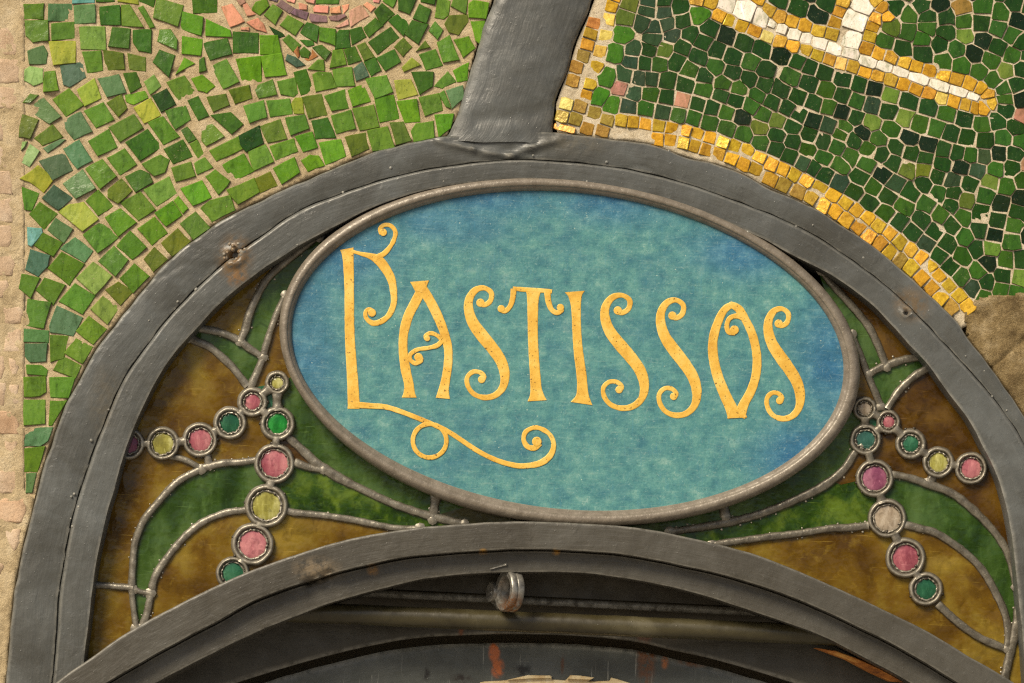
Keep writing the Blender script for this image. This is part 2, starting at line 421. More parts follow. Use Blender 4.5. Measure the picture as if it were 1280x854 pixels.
RIDGE = [((548,176),(590,187),(637,196)), ((637,196),(664,184),(700,174)), ((210,325),(180,368),(150,405)), ((150,405),(128,448),(110,480))]
def segd(x, y, a, b):
    vx, vy = b[0] - a[0], b[1] - a[1]; t = max(0, min(1, ((x - a[0]) * vx + (y - a[1]) * vy) / (vx * vx + vy * vy)))
    return math.hypot(x - a[0] - t * vx, y - a[1] - t * vy)
def crater(x, y, c, r):
    q = math.hypot(x - c[0], y - c[1])
    return (-.006 * max(0, 1 - q / (r * .45)) + .0035 * math.exp(-((q - r * .75) / (r * .28)) ** 2) * (1 + nz(x, y, 5, 4))) if q < 2.5 * r else 0
def disp_outer(x, y, t):
    d = .0003 * fbm(x, y, 40, 1) + .0002 * fbm(x, y, 11, 4) - .0022 * max(0, 1 - abs(nz(x, y, 55, 301)) * 11) * max(0, nz(x, y, 90, 310) + .1) + .0012 * max(0, 1 - abs(nz(x, y, 26, 321)) * 6) * max(0, nz(x, y, 70, 330))
    if t > .97: d += .0062 * (nz(x, y, 16, 77) > -.05) * min(1, 3 * abs(nz(x, y, 16, 77) + .05))
    for r in RIDGE[:2]:
        for a, b in zip(r[:-1], r[1:]):
            q = segd(x, y, a, b) + 3 * nz(x, y, 14, 3)
            d += .0026 * math.exp(-(q / 4.0) ** 2) - .0008 * math.exp(-((q - 9) / 6) ** 2) * (y > 175)
    d += crater(x, y, BOLT_L, 14) + crater(x, y, BOLT_R, 8)
    return d
def disp_inner(x, y, t):
    return .0004 * fbm(x, y, 40, 21) + .0002 * fbm(x, y, 9, 24) + crater(x, y, BOLT_L, 14) + crater(x, y, BOLT_R, 8)

frame = thing('arched_frame', 'dark grey painted iron arch framing the blue oval sign and leaded glass', 'window frame', P(640, 900, 0))
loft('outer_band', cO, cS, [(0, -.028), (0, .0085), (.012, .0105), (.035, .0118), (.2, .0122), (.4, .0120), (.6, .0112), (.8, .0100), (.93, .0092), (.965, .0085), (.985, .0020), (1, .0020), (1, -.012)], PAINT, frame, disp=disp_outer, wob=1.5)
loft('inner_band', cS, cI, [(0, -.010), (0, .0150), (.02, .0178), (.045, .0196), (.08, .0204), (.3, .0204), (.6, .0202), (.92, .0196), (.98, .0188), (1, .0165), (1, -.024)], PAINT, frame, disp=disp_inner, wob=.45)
# mullion running up from the crown of the arch
ml = smooth(resample(spline([(552,176),(563,168),(570,148),(583,110),(595,68),(607,30),(617,0),(628,-40),(668,-200)], 3), 90), 2)
mr_ = smooth(resample(spline([(697,178),(690,160),(694,130),(707,92),(720,50),(732,22),(740,0),(753,-40),(796,-200)], 3), 90), 2)
def disp_post(x, y, t): return .0008 * fbm(x, y, 60, 31) + .0005 * fbm(x, y, 12, 33) - .0025 * math.exp(-(segd(x, y, (600, 150), (668, 142)) / 9) ** 2)
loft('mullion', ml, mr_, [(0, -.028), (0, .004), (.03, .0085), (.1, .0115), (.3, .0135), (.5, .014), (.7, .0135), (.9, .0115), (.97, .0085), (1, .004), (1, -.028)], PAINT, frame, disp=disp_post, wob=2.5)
DARK = NT('deep_hole'); DARK.set(Base_Color=(.012, .010, .008), Roughness=.9); DARK = DARK.m
def disc(c, r, n=14): return [(c[0] + r * math.cos(a) * (1 + .12 * math.sin(3 * a)), c[1] + r * math.sin(a)) for a in np.linspace(0, 2 * math.pi, n, endpoint=False)]
prism('bolt_hole', disc((294, 319), 3.4), .0182, .010, DARK, frame)
prism('bolt_hole', disc((1133, 392), 5.2), .0190, .010, DARK, frame)
# chips of paint standing round the left bolt hole, drips and pimples in the paint
def blobs(name, lst, mat, parent):
    V = []; F = []
    for (x, y, r, d, h) in lst:
        o = len(V); V.append(P(x, y, d + h))
        for k, (rr, hh) in enumerate(((.55, .75), (1.0, -.1))):
            for a in range(8):
                j = 1 + .3 * nz(x + a * 3.3, y, 2.1, r)
                V.append(P(x + r * rr * j * math.cos(a * .7854), y + r * rr * j * math.sin(a * .7854), d + h * hh))
        for a in range(8):
            b = (a + 1) % 8
            F.append((o, o + 1 + b, o + 1 + a)); F.append((o + 1 + a, o + 1 + b, o + 9 + b, o + 9 + a))
    o = mesh(name, V, F, mat, parent, smooth=True); fixnormals(o); o['kind'] = 'stuff'; return o
bl = []
for _ in range(55):
    i = rnd.randrange(40, NB - 40); t = rnd.random()
    if rnd.random() < .6: q = cO[i] * (1 - t) + cS[i] * t; d = .0108
    else: q = cS[i] * (1 - t) + cI[i] * t; d = .0190
    bl.append((q[0], q[1], rnd.uniform(.9, 2.3), d, rnd.uniform(.0006, .0018)))
for a in range(26):
    an = rnd.uniform(0, 6.28); r_ = rnd.uniform(6, 17)
    bl.append((293 + r_ * math.cos(an), 319 + r_ * .9 * math.sin(an), rnd.uniform(1.2, 3.6), .0188, rnd.uniform(.001, .004)))
blobs('paint_drips', bl, PAINT, frame)

# ------------------------------------------------------------------ lower rail
TOP = [(60,862),(85,842),(110,825),(160,790),(215,760),(275,730),(320,711),(380,690),(445,672),(520,660),(582,655),(640,652),(715,654),(790,659),(852,670),(915,685),(960,699),(1035,730),(1110,765),(1160,790),(1210,820),(1255,846),(1310,880)]
GRV = [(80,890),(110,869),(133,854),(200,815),(275,775),(320,750),(390,725),(457,707),(520,695),(640,687),(727,689),(790,695),(865,710),(915,722),(960,736),(1010,755),(1085,790),(1135,816),(1197,854),(1250,888)]
BOT = [(120,900),(150,880),(195,854),(250,825),(320,791),(380,767),(420,752),(495,732),(545,722),(620,716),(715,716),(765,721),(815,729),(877,744),(960,771),(1022,793),(1072,818),(1135,852),(1190,888)]
NR = 340
cT, cG, cBt = [smooth(resample(spline(c, 3), NR), 3) for c in (TOP, GRV, BOT)]
rail = thing('transom_rail', 'grey painted curved rail below the oval sign, stepped in two bands', 'transom', P(640, 850, 0))
def disp_rail(x, y, t):
    d = .0002 * fbm(x, y, 40, 41) + .0002 * fbm(x, y, 8, 44)
    d += -.004 * math.exp(-(segd(x, y, (384, 728), (412, 716)) / 5) ** 2) * (1 + nz(x, y, 6, 1))
    return d
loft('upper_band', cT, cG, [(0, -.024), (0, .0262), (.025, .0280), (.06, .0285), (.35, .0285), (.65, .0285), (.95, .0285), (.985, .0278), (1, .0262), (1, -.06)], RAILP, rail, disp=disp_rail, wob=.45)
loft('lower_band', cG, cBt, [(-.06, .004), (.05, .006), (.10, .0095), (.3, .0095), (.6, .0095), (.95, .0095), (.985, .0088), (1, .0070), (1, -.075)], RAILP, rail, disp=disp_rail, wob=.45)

# ------------------------------------------------------------------ below the rail: lintel, roller, ring, door
back = thing('roller_shutter_box', 'dark grimy shutter box in shadow behind the curved rail', 'shutter box', P(700, 790, -.1))
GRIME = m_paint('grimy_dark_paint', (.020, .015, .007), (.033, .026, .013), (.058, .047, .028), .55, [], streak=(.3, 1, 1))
def line(p, q, n): return np.array([np.array(p) * (1 - t) + np.array(q) * t for t in np.linspace(0, 1, n)])
nd = lambda s, a: (lambda x, y, t: a * fbm(x, y, s, 51))
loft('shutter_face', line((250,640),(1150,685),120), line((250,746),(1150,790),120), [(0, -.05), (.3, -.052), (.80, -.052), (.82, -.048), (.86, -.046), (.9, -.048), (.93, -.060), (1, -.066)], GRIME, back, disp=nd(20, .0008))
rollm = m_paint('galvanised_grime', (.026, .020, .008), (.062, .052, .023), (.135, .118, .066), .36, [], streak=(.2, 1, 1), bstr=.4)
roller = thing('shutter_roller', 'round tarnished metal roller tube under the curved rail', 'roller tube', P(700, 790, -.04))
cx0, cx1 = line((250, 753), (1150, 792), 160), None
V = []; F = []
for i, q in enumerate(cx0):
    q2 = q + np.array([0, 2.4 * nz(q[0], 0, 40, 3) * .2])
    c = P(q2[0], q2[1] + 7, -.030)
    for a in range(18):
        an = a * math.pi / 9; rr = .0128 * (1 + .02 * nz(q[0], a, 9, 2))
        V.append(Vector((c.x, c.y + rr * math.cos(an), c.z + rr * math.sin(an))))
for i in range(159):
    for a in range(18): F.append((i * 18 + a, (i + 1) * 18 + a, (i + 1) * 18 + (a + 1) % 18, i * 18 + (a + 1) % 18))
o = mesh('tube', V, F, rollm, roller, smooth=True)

def lathe_ring(name, c, axis, prof, mat, parent=None, n=40):
    """prof: (radius, offset along the axis), closed"""
    ax = Vector(axis).normalized(); u = ax.cross(Vector((0, 0, 1))).normalized(); w = ax.cross(u)
    V = []; F = []; k = len(prof)
    for i in range(n):
        a = 2 * math.pi * i / n; r = u * math.cos(a) + w * math.sin(a)
        for (rr, of) in prof: V.append(c + r * rr + ax * of)
    for i in range(n):
        for j in range(k): F.append((i * k + j, i * k + (j + 1) % k, ((i + 1) % n) * k + (j + 1) % k, ((i + 1) % n) * k + j))
    o = mesh(name, V, F, mat, parent, smooth=True); creases(o, 50); return o
STEEL = NT('worn_steel')
cst = STEEL.ramp(STEEL.noise(140, 6, .7), [(.3, (.13, .12, .10)), (.55, (.30, .285, .25)), (.75, (.50, .48, .43))])
cst = STEEL.mix(STEEL.math('MULTIPLY', STEEL.spot(tuple(P(640, 760, .0)), .006, .022), STEEL.ramp(STEEL.noise(200, 4), [(.35, 0), (.55, .9)])), cst, (.28, .11, .03))
STEEL.set(Base_Color=cst, Metallic=.55, Roughness=.38); STEEL.bump(STEEL.noise(260, 4), .3, .001); STEEL = STEEL.m
eye = thing('eye_ring', 'thick worn steel ring hanging below the middle of the curved rail', 'ring', P(634, 740, -.01))
ec = P(637, 739, -.004)
lathe_ring('ring', ec, (-.90, -.43, .03), [(.0178, -.0070), (.0245, -.0085), (.0255, -.007), (.0255, -.001), (.0248, 0), (.0255, .001), (.0255, .0070), (.024, .0085), (.0182, .0080), (.0170, .005), (.0170, -.005)], STEEL, eye)
lathe_ring('collar', P(618, 741, -.028), (-.90, -.43, .03), [(.004, -.005), (.0115, -.006), (.0125, 0), (.0115, .006), (.004, .005)], STEEL, eye, 24)
V = [];
prism('bracket', [(612,728),(646,726),(650,748),(640,764),(622,762),(610,748)], -.030, -.05, GRIME, eye, 2, .002)

door = thing('iron_door', 'scratched blue-grey iron door top with orange rust patches, under the roller', 'door', P(700, 850, -.09))
DCUR = [(120,925),(200,890),(270,864),(320,847),(395,825),(457,810),(520,799),(580,795.5),(640,794),(715,796),(790,803),(840,814),(890,825),(960,845),(1040,872),(1120,905)]
dc = smooth(resample(spline(DCUR, 3), 240), 2)
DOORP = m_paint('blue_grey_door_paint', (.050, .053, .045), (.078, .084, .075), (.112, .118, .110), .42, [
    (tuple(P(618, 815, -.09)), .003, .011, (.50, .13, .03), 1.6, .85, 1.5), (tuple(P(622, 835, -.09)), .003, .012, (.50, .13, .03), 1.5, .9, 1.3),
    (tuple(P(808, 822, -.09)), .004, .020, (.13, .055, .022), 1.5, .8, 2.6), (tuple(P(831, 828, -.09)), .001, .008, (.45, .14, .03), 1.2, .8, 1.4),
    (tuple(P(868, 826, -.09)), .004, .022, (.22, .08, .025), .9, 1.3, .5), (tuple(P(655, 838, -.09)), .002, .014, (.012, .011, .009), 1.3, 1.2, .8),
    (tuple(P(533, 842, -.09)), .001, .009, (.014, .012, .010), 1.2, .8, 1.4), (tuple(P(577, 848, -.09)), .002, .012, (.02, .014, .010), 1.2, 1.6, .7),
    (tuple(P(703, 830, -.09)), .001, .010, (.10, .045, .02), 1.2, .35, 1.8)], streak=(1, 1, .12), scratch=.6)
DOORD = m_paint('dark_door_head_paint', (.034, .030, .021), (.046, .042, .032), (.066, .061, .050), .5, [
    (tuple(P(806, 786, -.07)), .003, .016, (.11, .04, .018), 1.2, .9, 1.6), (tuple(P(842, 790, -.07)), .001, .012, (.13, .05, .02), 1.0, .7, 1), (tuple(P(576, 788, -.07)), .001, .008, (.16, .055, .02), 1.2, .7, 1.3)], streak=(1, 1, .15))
ctop = line((120, 700), (1120, 742), 240)
off = np.array([0, -1.5])
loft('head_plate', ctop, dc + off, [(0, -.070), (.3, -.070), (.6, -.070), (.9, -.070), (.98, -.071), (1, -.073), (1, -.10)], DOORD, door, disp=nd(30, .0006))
dlow = dc + np.array([0, 9.5]); dbot = dc + np.array([0, 150])
loft('panel', dlow, dbot, [(0, -.12), (0, -.0915), (.02, -.0895), (.06, -.089), (.2, -.089), (.4, -.089), (.7, -.089), (1, -.089)], DOORP, door, disp=nd(26, .0008), wob=1.0)
CREAM = NT('peeling_cream_paint'); CREAM.set(Base_Color=CREAM.ramp(CREAM.noise(60, 6, .7), [(.3, (.50, .33, .14)), (.55, (.72, .58, .34)), (.75, (.82, .74, .55))]), Roughness=.6)
CREAM.bump(CREAM.noise(220, 5), .5, .002); CREAM = CREAM.m
pp = thing('peeling_notice', 'torn cream painted strip peeling off the iron door at the bottom edge', 'notice', P(700, 870, -.08))
edge = [(600,900),(600,853),(606,852),(633,850.5),(640,848.5),(664,845),(690,845.5),(690,849.5),(707,850.5),(712,845),(722,845),(741,848),(735,852),(762,851),(764,847),(772,849),(788,854),(796,900)]
prism('strip', edge, -.084, -.0885, CREAM, pp, .8, .0012)
prism('curled_flake', [(634,850),(660,844),(688,844.5),(690,848),(662,848.5)], -.079, -.083, CREAM, pp, .6, .001)
prism('curled_flake', [(709,849),(713,844),(724,844.5),(743,847),(738,850)], -.078, -.083, CREAM, pp, .6, .001)
WOODM = NT('orange_bare_timber'); WOODM.set(Base_Color=WOODM.ramp(WOODM.noise(90, 6, .7, WOODM.scale(WOODM.pos, (.3, 1, 1))), [(.3, (.10, .025, .006)), (.5, (.50, .17, .025)), (.7, (.80, .42, .10))]), Roughness=.7); WOODM = WOODM.m
sl = thing('timber_sliver', 'narrow sliver of orange bare wood showing under the right of the rail', 'wood strip', P(1075, 835, -.06))
prism('splinter', [(1020,810),(1045,813.5),(1074,824),(1100,836),(1130,853),(1114,852),(1086,839),(1060,825)], -.030, -.06, WOODM, sl, 1.0, .002)
# one nail left in the rail
nail = thing('bent_nail', 'tiny bright nail head in the lower band of the rail above the steel ring', 'nail', P(632, 706, .01))
blobs('nail_head', [(632, 706, 2.6, .0100, .0035)], STEEL, nail)
prism('nail_scratch', [(612,711),(630,705.4),(631,707.2),(613,712)], .0122, .0095, STEEL, nail)

# ------------------------------------------------------------------ leaded glass
AMB = m_glass('amber_glass', (.070, .033, .0022), (.135, .074, .006), (.205, .138, .018))
AMBD = m_glass('brown_glass', (.034, .014, .001), (.066, .030, .0025), (.115, .060, .007))
GRN = m_glass('green_glass', (.012, .034, .004), (.032, .072, .010), (.066, .120, .030), (1, 1, .35), .7, 24)
GRNM = m_glass('mossy_green_glass', (.008, .026, .002), (.024, .060, .004), (.080, .130, .012), (1, 1, .8), .4, 40)
OLV = m_glass('olive_glass', (.024, .024, .007), (.044, .042, .012), (.07, .065, .022))
PNK = m_glass('pink_glass', (.22, .050, .072), (.35, .100, .125), (.50, .20, .21), (1, 1, .3), -.9, 60)
PRP = m_glass('purple_pink_glass', (.18, .045, .095), (.27, .085, .145), (.38, .16, .22), (1, 1, .4), -.9, 60)
YEL = m_glass('yellow_glass', (.19, .17, .03), (.33, .31, .07), (.52, .50, .20), (1, 1, .3), -.9, 60)
DGR = m_glass('dark_green_glass', (.010, .065, .030), (.022, .11, .055), (.05, .17, .09), (1, 1, .4), -.9, 60)
BGR = m_glass('bright_green_glass', (.008, .14, .02), (.018, .24, .035), (.06, .36, .09), (1, 1, .4), -.9, 60)
TEA = m_glass('teal_glass', (.025, .09, .07), (.045, .14, .11), (.09, .20, .16), (1, 1, .4), -.9, 60)
GRY = m_glass('grey_glass', (.24, .18, .12), (.36, .29, .21), (.50, .43, .34), (1, 1, .4), -.9, 60)
LEAD = m_lead('lead_came', (.105, .092, .070), (.250, .228, .182))
LEADD = m_lead('dull_lead_came', (.085, .073, .053), (.200, .178, .137))
GD = -.008
glassL = thing('stained_glass_panel', 'leaded stained glass spandrel at the left end of the blue oval sign', 'stained glass', P(240, 780, -.02))
glassR = thing('stained_glass_panel', 'leaded stained glass spandrel at the right end of the blue oval sign', 'stained glass', P(1190, 790, -.02))
PL = [
 (AMB, [(400,290),(382,290),(300,335),(235,400),(240,410),(252,412),(276,417),(297,425),(307,411),(311,395),(320,373),(334,349),(356,328),(385,304)]),
 (GRN, [(400,290),(385,304),(356,328),(334,349),(320,373),(311,395),(307,411),(297,425),(327,445),(333,435),(345,405),(352,378),(372,340),(405,300)]),
 (GRN, [(235,414),(252,412),(276,417),(297,425),(327,445),(315,485),(293,462),(279,448),(262,434),(240,424)]),
 (AMB, [(372,345),(345,405),(333,435),(315,485),(346,479),(368,470),(362,400)]),
 (AMB, [(235,420),(240,424),(262,434),(279,448),(293,462),(307,480),(315,502),(287,529),(250,550),(203,555),(163,554),(140,556),(150,520),(190,465)]),
 (AMB, [(287,529),(315,502),(347,529),(343,580),(317,575),(290,579),(263,580),(250,550)]),
 (DGR, [(315,485),(315,502),(347,529),(346,479)]),
 (GRN, [(368,470),(346,479),(347,529),(361,549),(375,561),(396,581),(423,598),(455,613),(492,630),(541,645),(575,636),(620,625),(500,560),(430,500),(400,460)]),
 (AMBD, [(347,529),(343,580),(372,581),(396,588),(396,581),(375,561),(361,549)]),
 (GRNM, [(343,580),(372,581),(396,588),(423,598),(455,613),(492,630),(541,645),(600,662),(600,672),(515,662),(492,660),(446,651),(408,645),(368,641),(333,633)]),
 (OLV, [(541,645),(600,662),(700,670),(700,630),(620,625),(575,636)]),
 (GRN, [(343,580),(317,575),(290,579),(269,580),(248,589),(220,604),(196,630),(179,652),(169,679),(165,733),(172,738),(186,742),(194,721),(207,700),(227,675),(255,652),(283,641),(304,638),(333,633)]),
 (GRN, [(165,733),(172,738),(186,742),(183,770),(175,800),(168,800)]),
 (AMB, [(140,556),(163,554),(203,555),(217,573),(231,575),(248,589),(220,604),(196,630),(179,652),(169,679),(165,733),(105,731),(112,690)]),
 (AMB, [(105,731),(165,733),(168,800),(90,850),(95,790)]),
 (AMB, [(175,800),(183,770),(186,742),(194,721),(207,700),(227,675),(255,652),(283,641),(304,638),(333,633),(316,681),(291,717),(310,745),(240,790)]),
 (AMB, [(333,633),(368,641),(408,645),(446,651),(492,660),(515,662),(600,672),(480,700),(310,745),(291,717),(316,681)]),
 (AMB, [(203,555),(250,550),(263,580),(248,589),(231,575),(217,573)]),
]
PR = [
 (AMBD, [(1020,330),(1042,358),(1066,384),(1086,409),(1097,431),(1107,455),(1129,450),(1150,446),(1175,447),(1130,400),(1050,335)]),
 (GRN, [(1020,330),(1042,358),(1066,384),(1086,409),(1097,431),(1107,455),(1088,468),(1075,440),(1060,405),(1030,360)]),
 (AMB, [(1060,405),(1075,440),(1088,468),(1095,493),(1102,508),(1081,512),(1056,505),(1050,440)]),
 (GRN, [(1088,468),(1107,455),(1129,450),(1150,446),(1168,452),(1140,473),(1123,490),(1110,508),(1102,508),(1095,493)]),
 (AMBD, [(1175,447),(1168,452),(1140,473),(1123,490),(1110,508),(1110,527),(1138,555),(1173,578),(1214,586),(1262,600),(1255,560),(1220,500)]),
 (AMBD, [(1110,527),(1138,555),(1173,578),(1158,604),(1119,594),(1093,598),(1082,549)]),
 (DGR, [(1081,512),(1102,508),(1110,508),(1110,527),(1082,549)]),
 (GRN, [(1056,505),(1081,512),(1082,549),(1068,567),(1052,592),(1027,609),(990,627),(952,642),(915,652),(877,659),(845,668),(760,675),(740,640),(880,610),(960,575),(1015,540),(1035,515)]),
 (AMBD, [(1082,549),(1093,598),(1068,602),(1051,606),(1040,601),(1052,592),(1068,567)]),
 (GRNM, [(1027,609),(1040,601),(1051,606),(1068,602),(1093,598),(1109,648),(1083,658),(1037,661),(999,667),(952,672),(895,681),(845,690),(845,668),(877,659),(915,652),(952,642),(990,627)]),
 (AMB, [(845,690),(895,681),(952,672),(1037,661),(1083,658),(1109,648),(1132,697),(1158,736),(1176,759),(1187,769),(1205,784),(1226,798),(1256,811),(1262,880),(1120,810),(960,720)]),
 (AMB, [(1109,648),(1135,657),(1171,667),(1205,690),(1233,721),(1247,746),(1257,770),(1260,790),(1256,811),(1226,798),(1205,784),(1187,769),(1176,759),(1158,736),(1132,697)]),
 (GRN, [(1093,598),(1119,594),(1158,604),(1190,617),(1218,639),(1242,664),(1259,690),(1268,720),(1271,750),(1270,785),(1260,790),(1257,770),(1247,746),(1233,721),(1205,690),(1171,667),(1135,657),(1109,648)]),
 (AMBD, [(1158,604),(1173,578),(1214,586),(1262,600),(1290,740),(1271,750),(1268,720),(1259,690),(1242,664),(1218,639),(1190,617)]),
 (AMB, [(1271,750),(1290,740),(1300,900),(1262,880),(1256,811),(1260,790),(1270,785)]),
]
k = 0
for par, lst in ((glassL, PL), (glassR, PR)):
    for mt, poly in lst:
        k += 1
        prism('glass_pane', poly, GD - .0003 * (k % 5), GD - .005, mt, par)
W = 11
CL = [
 [(240,408,10),(252,411,11),(276,416,11),(297,425,11),(312,436,11),(328,446,10)],
 [(236,422,12),(246,427,12),(262,434,11),(279,448,11),(293,462,11),(309,483,11)],
 [(398,296,7),(382,308,10),(356,328,11),(334,349,11),(320,373,11),(311,395,12),(307,411,12),(300,427,12)],
 [(356,368,7),(347,390,9),(340,408,10),(332,435,11),(327,452,11),(317,476,12),(312,488,11)],
 [(355,542,11),(375,560,12),(396,580,13),(404,585,15),(423,597,14),(455,613,11),(492,630,11),(530,643,12),(549,648,13),(580,655,10)],
 [(368,578,12),(385,584,11),(404,588,9)],
 [(541,650,15),(543,634,13),(545,619,16)],
 [(358,638,11),(368,641,10),(408,645,9.5),(446,651,10),(492,660,9),(525,661,9)],
 [(322,575,10),(300,578,10),(280,579,11),(262,583,12),(248,588,11),(220,604,10.5),(196,630,10.5),(179,652,10.5),(169,679,10.5),(166,707,10),(165,730,11),(166,752,9),(170,785,9)],
 [(312,636,10),(304,638,10),(283,641,10),(255,652,10),(231,671,10.5),(207,700,10.5),(194,721,11),(189,742,11),(184,766,11),(177,786,11)],
 [(112,731,10),(140,733,9.5),(166,735,10)],
 [(166,736,9),(176,740,8),(189,742,9)],
 [(212,570,9),(231,575,9),(252,586,9)],
 [(258,566,10),(262,582,12)],
]
CR = [
 [(1026,340,6),(1042,358,10),(1066,384,11),(1086,409,11),(1097,431,11),(1108,458,11)],
 [(1086,468,11),(1096,462,11),(1108,457,12),(1129,450,11),(1150,446,11),(1165,442,11)],
 [(1172,452,12),(1160,460,12),(1140,473,11),(1123,490,11),(1109,511,10)],
 [(1066,418,6),(1076,444,9),(1085,470,10),(1095,493,10),(1101,508,10)],
 [(1078,556,9),(1068,567,11),(1054,588,12),(1027,609,13),(990,627,12),(952,642,11),(915,652,12),(877,659,11),(838,665,10)],
 [(907,646,15),(905,636,14),(903,626,16)],
 [(1086,657,11),(1060,660,11),(1037,661,10.5),(999,667,10.5),(952,672.5,10.5),(890,681,10)],
 [(1114,593,11),(1135,597,11),(1156,604,12),(1190,617,12),(1218,639,12),(1242,664,11),(1259,690,11),(1266,714,10),(1270,735,9)],
 [(1131,656,12),(1150,661,11),(1171,667,11),(1205,690,11),(1228,713,11),(1247,746,11),(1257,770,11),(1260,792,10),(1259,812,10)],
 [(1172,755,11),(1187,769,11),(1205,784,11),(1226,798,11),(1259,812,11)],
 [(1269,705,6),(1273,734,10),(1273,760,12),(1271,785,15),(1264,812,13),(1255,852,13),(1250,870,13)],
 [(1240,575,5),(1252,604,6),(1262,650,6),(1269,705,6)],
 [(1168,592,12),(1162,604,13)],
]
sdn = 0.0
for par, lst in ((glassL, CL), (glassR, CR)):
    for c in lst:
        sdn += 3.7
        tube('lead_came', c, LEAD if par is glassL else LEADD, par, GD, .0038 + .0004 * ((sdn * 7) % 3), seed=sdn, lump=.13)

def roundel(c, rg, rr, mat, par, seed, lead):
    """glass disc held in a fat ring of lead with a crimped inner lip"""
    rg *= .93; rr *= .975
    n = 48; V = []; F = []; w = rr - rg
    prof = [(1.0, -.002), (1.0, 0), (.96, .0016), (.88, .0042), (.76, .0060), (.62, .0067), (.48, .0060), (.36, .0042), (.30, .0026), (.22, .0034), (.12, .0036), (.02, .0024), (-.02, -.0012)]
    k = len(prof)
    for i in range(n):
        a = 2 * math.pi * i / n
        for j, (t, h) in enumerate(prof):
            lip = 1.6 * nz(i * 1.7, seed, 1.3, 5) if j >= 9 else 0
            r = rg + w * t * (1 + .07 * nz(math.cos(a) * 3, math.sin(a) * 3, 1.4, seed)) + lip
            hh = h + (.0007 * nz(math.cos(a) * 9, math.sin(a) * 9, 1.3, seed + j * .1) if h > 0 else 0)
            if j in (9, 10, 11): hh += .0030 * max(-.3, nz(i * 2.3, seed, 1.1, 9))
            V.append(P(c[0] + r * math.cos(a), c[1] + r * math.sin(a), GD + .001 + hh))
    for i in range(n):
        for j in range(k - 1):
            i2 = (i + 1) % n; F.append((i * k + j, i2 * k + j, i2 * k + j + 1, i * k + j + 1))
    for b in range(int(5 + rg * .55)):                       # beads of solder
        a = (b * 2.39996 + seed * 1.3); r = rg + w * rnd.choice((.10, .12, .2, .55, .95)); s = rnd.uniform(1.2, 2.7)
        o = len(V); x, y = c[0] + r * math.cos(a), c[1] + r * math.sin(a); z = GD + .0035
        V.append(P(x, y, z + s * .0013))
        for q in range(6): V.append(P(x + s * math.cos(q * 1.047), y + s * math.sin(q * 1.047), z - .001))
        for q in range(6): F.append((o, o + 1 + (q + 1) % 6, o + 1 + q))
    o = mesh('lead_ring', V, F, lead, par, smooth=True); fixnormals(o); creases(o, 60)
    V = [P(c[0], c[1], GD + .0040)]; F = []; nn_ = 28           # a slightly domed disc
    for fr in (.3, .55, .78, .93, 1.06):
        for q in range(nn_):
            a = 2 * math.pi * q / nn_; r = (rg + .6) * fr
            V.append(P(c[0] + r * math.cos(a), c[1] + r * math.sin(a), GD + .0014 + .0026 * math.sqrt(max(0, 1 - (fr / 1.08) ** 2))))
    for q in range(nn_): F.append((0, 1 + (q + 1) % nn_, 1 + q))
    for k_ in range(4):
        for q in range(nn_):
            p0 = 1 + k_ * nn_; F.append((p0 + q, p0 + (q + 1) % nn_, p0 + nn_ + (q + 1) % nn_, p0 + nn_ + q))
    g_ = mesh('glass_roundel', V, F, mat, o, smooth=True); fixnormals(g_)
RL = [(315.6,502.6,10,20,PNK),(346.5,478.7,7.5,16,YEL),(347,529.7,13,23,BGR),(287.5,529,12.5,22,DGR),(250,550,14.5,23,PNK),(203.4,554.4,14,22,YEL),(161,555,12,21,PRP),(343,579.6,17.5,26.5,PNK),(333,632.6,18.5,28.5,YEL),(316,680.5,18,28,PNK),(291,717,14,22,DGR)]
RRt = [(1081,511,8,16,GRY),(1110.5,527.4,7.8,16,PNK),(1082,549.6,12,21,TEA),(1138.5,555,10.5,20.5,DGR),(1173,578,12,21,YEL),(1214,585.6,13,21.5,PNK),(1093.5,598,16,25,PRP),(1109,648,17,25.5,GRY),(1132,697.5,17,26.5,PNK),(1157.6,736.5,13,22.5,DGR)]
for par, lst, ld in ((glassL, RL, LEAD), (glassR, RRt, LEADD)):
    for i, (x, y, a, b, mt) in enumerate(lst): roundel((x, y), a, b, mt, par, i * 2.7 + (50 if par is glassR else 0), ld)
# lumps of solder where the cames meet, flecks along their edges
for par, lst, ld in ((glassL, CL, LEAD), (glassR, CR, LEADD)):
    lm = []
    for c in lst:
        for e in (c[0], c[-1]):
            if any(math.hypot(e[0] - q[0], e[1] - q[1]) < q[3] + 1 for q in (RL if par is glassL else RRt)): continue
            lm.append((e[0] + rnd.uniform(-1, 1), e[1] + rnd.uniform(-1, 1), rnd.uniform(5.5, 7.2), GD + .0030, .0016))
        for q in spline(c, 6):
            for sd_ in (-1, 1):
                if rnd.random() < .16: lm.append((q[0] + sd_ * q[2] * .52 * .8 + rnd.uniform(-1.2, 1.2), q[1] + sd_ * q[2] * .45 + rnd.uniform(-1.2, 1.2), rnd.uniform(.8, 1.6), GD + .0002, rnd.uniform(.0004, .0010)))
    blobs('solder', lm, ld, par)
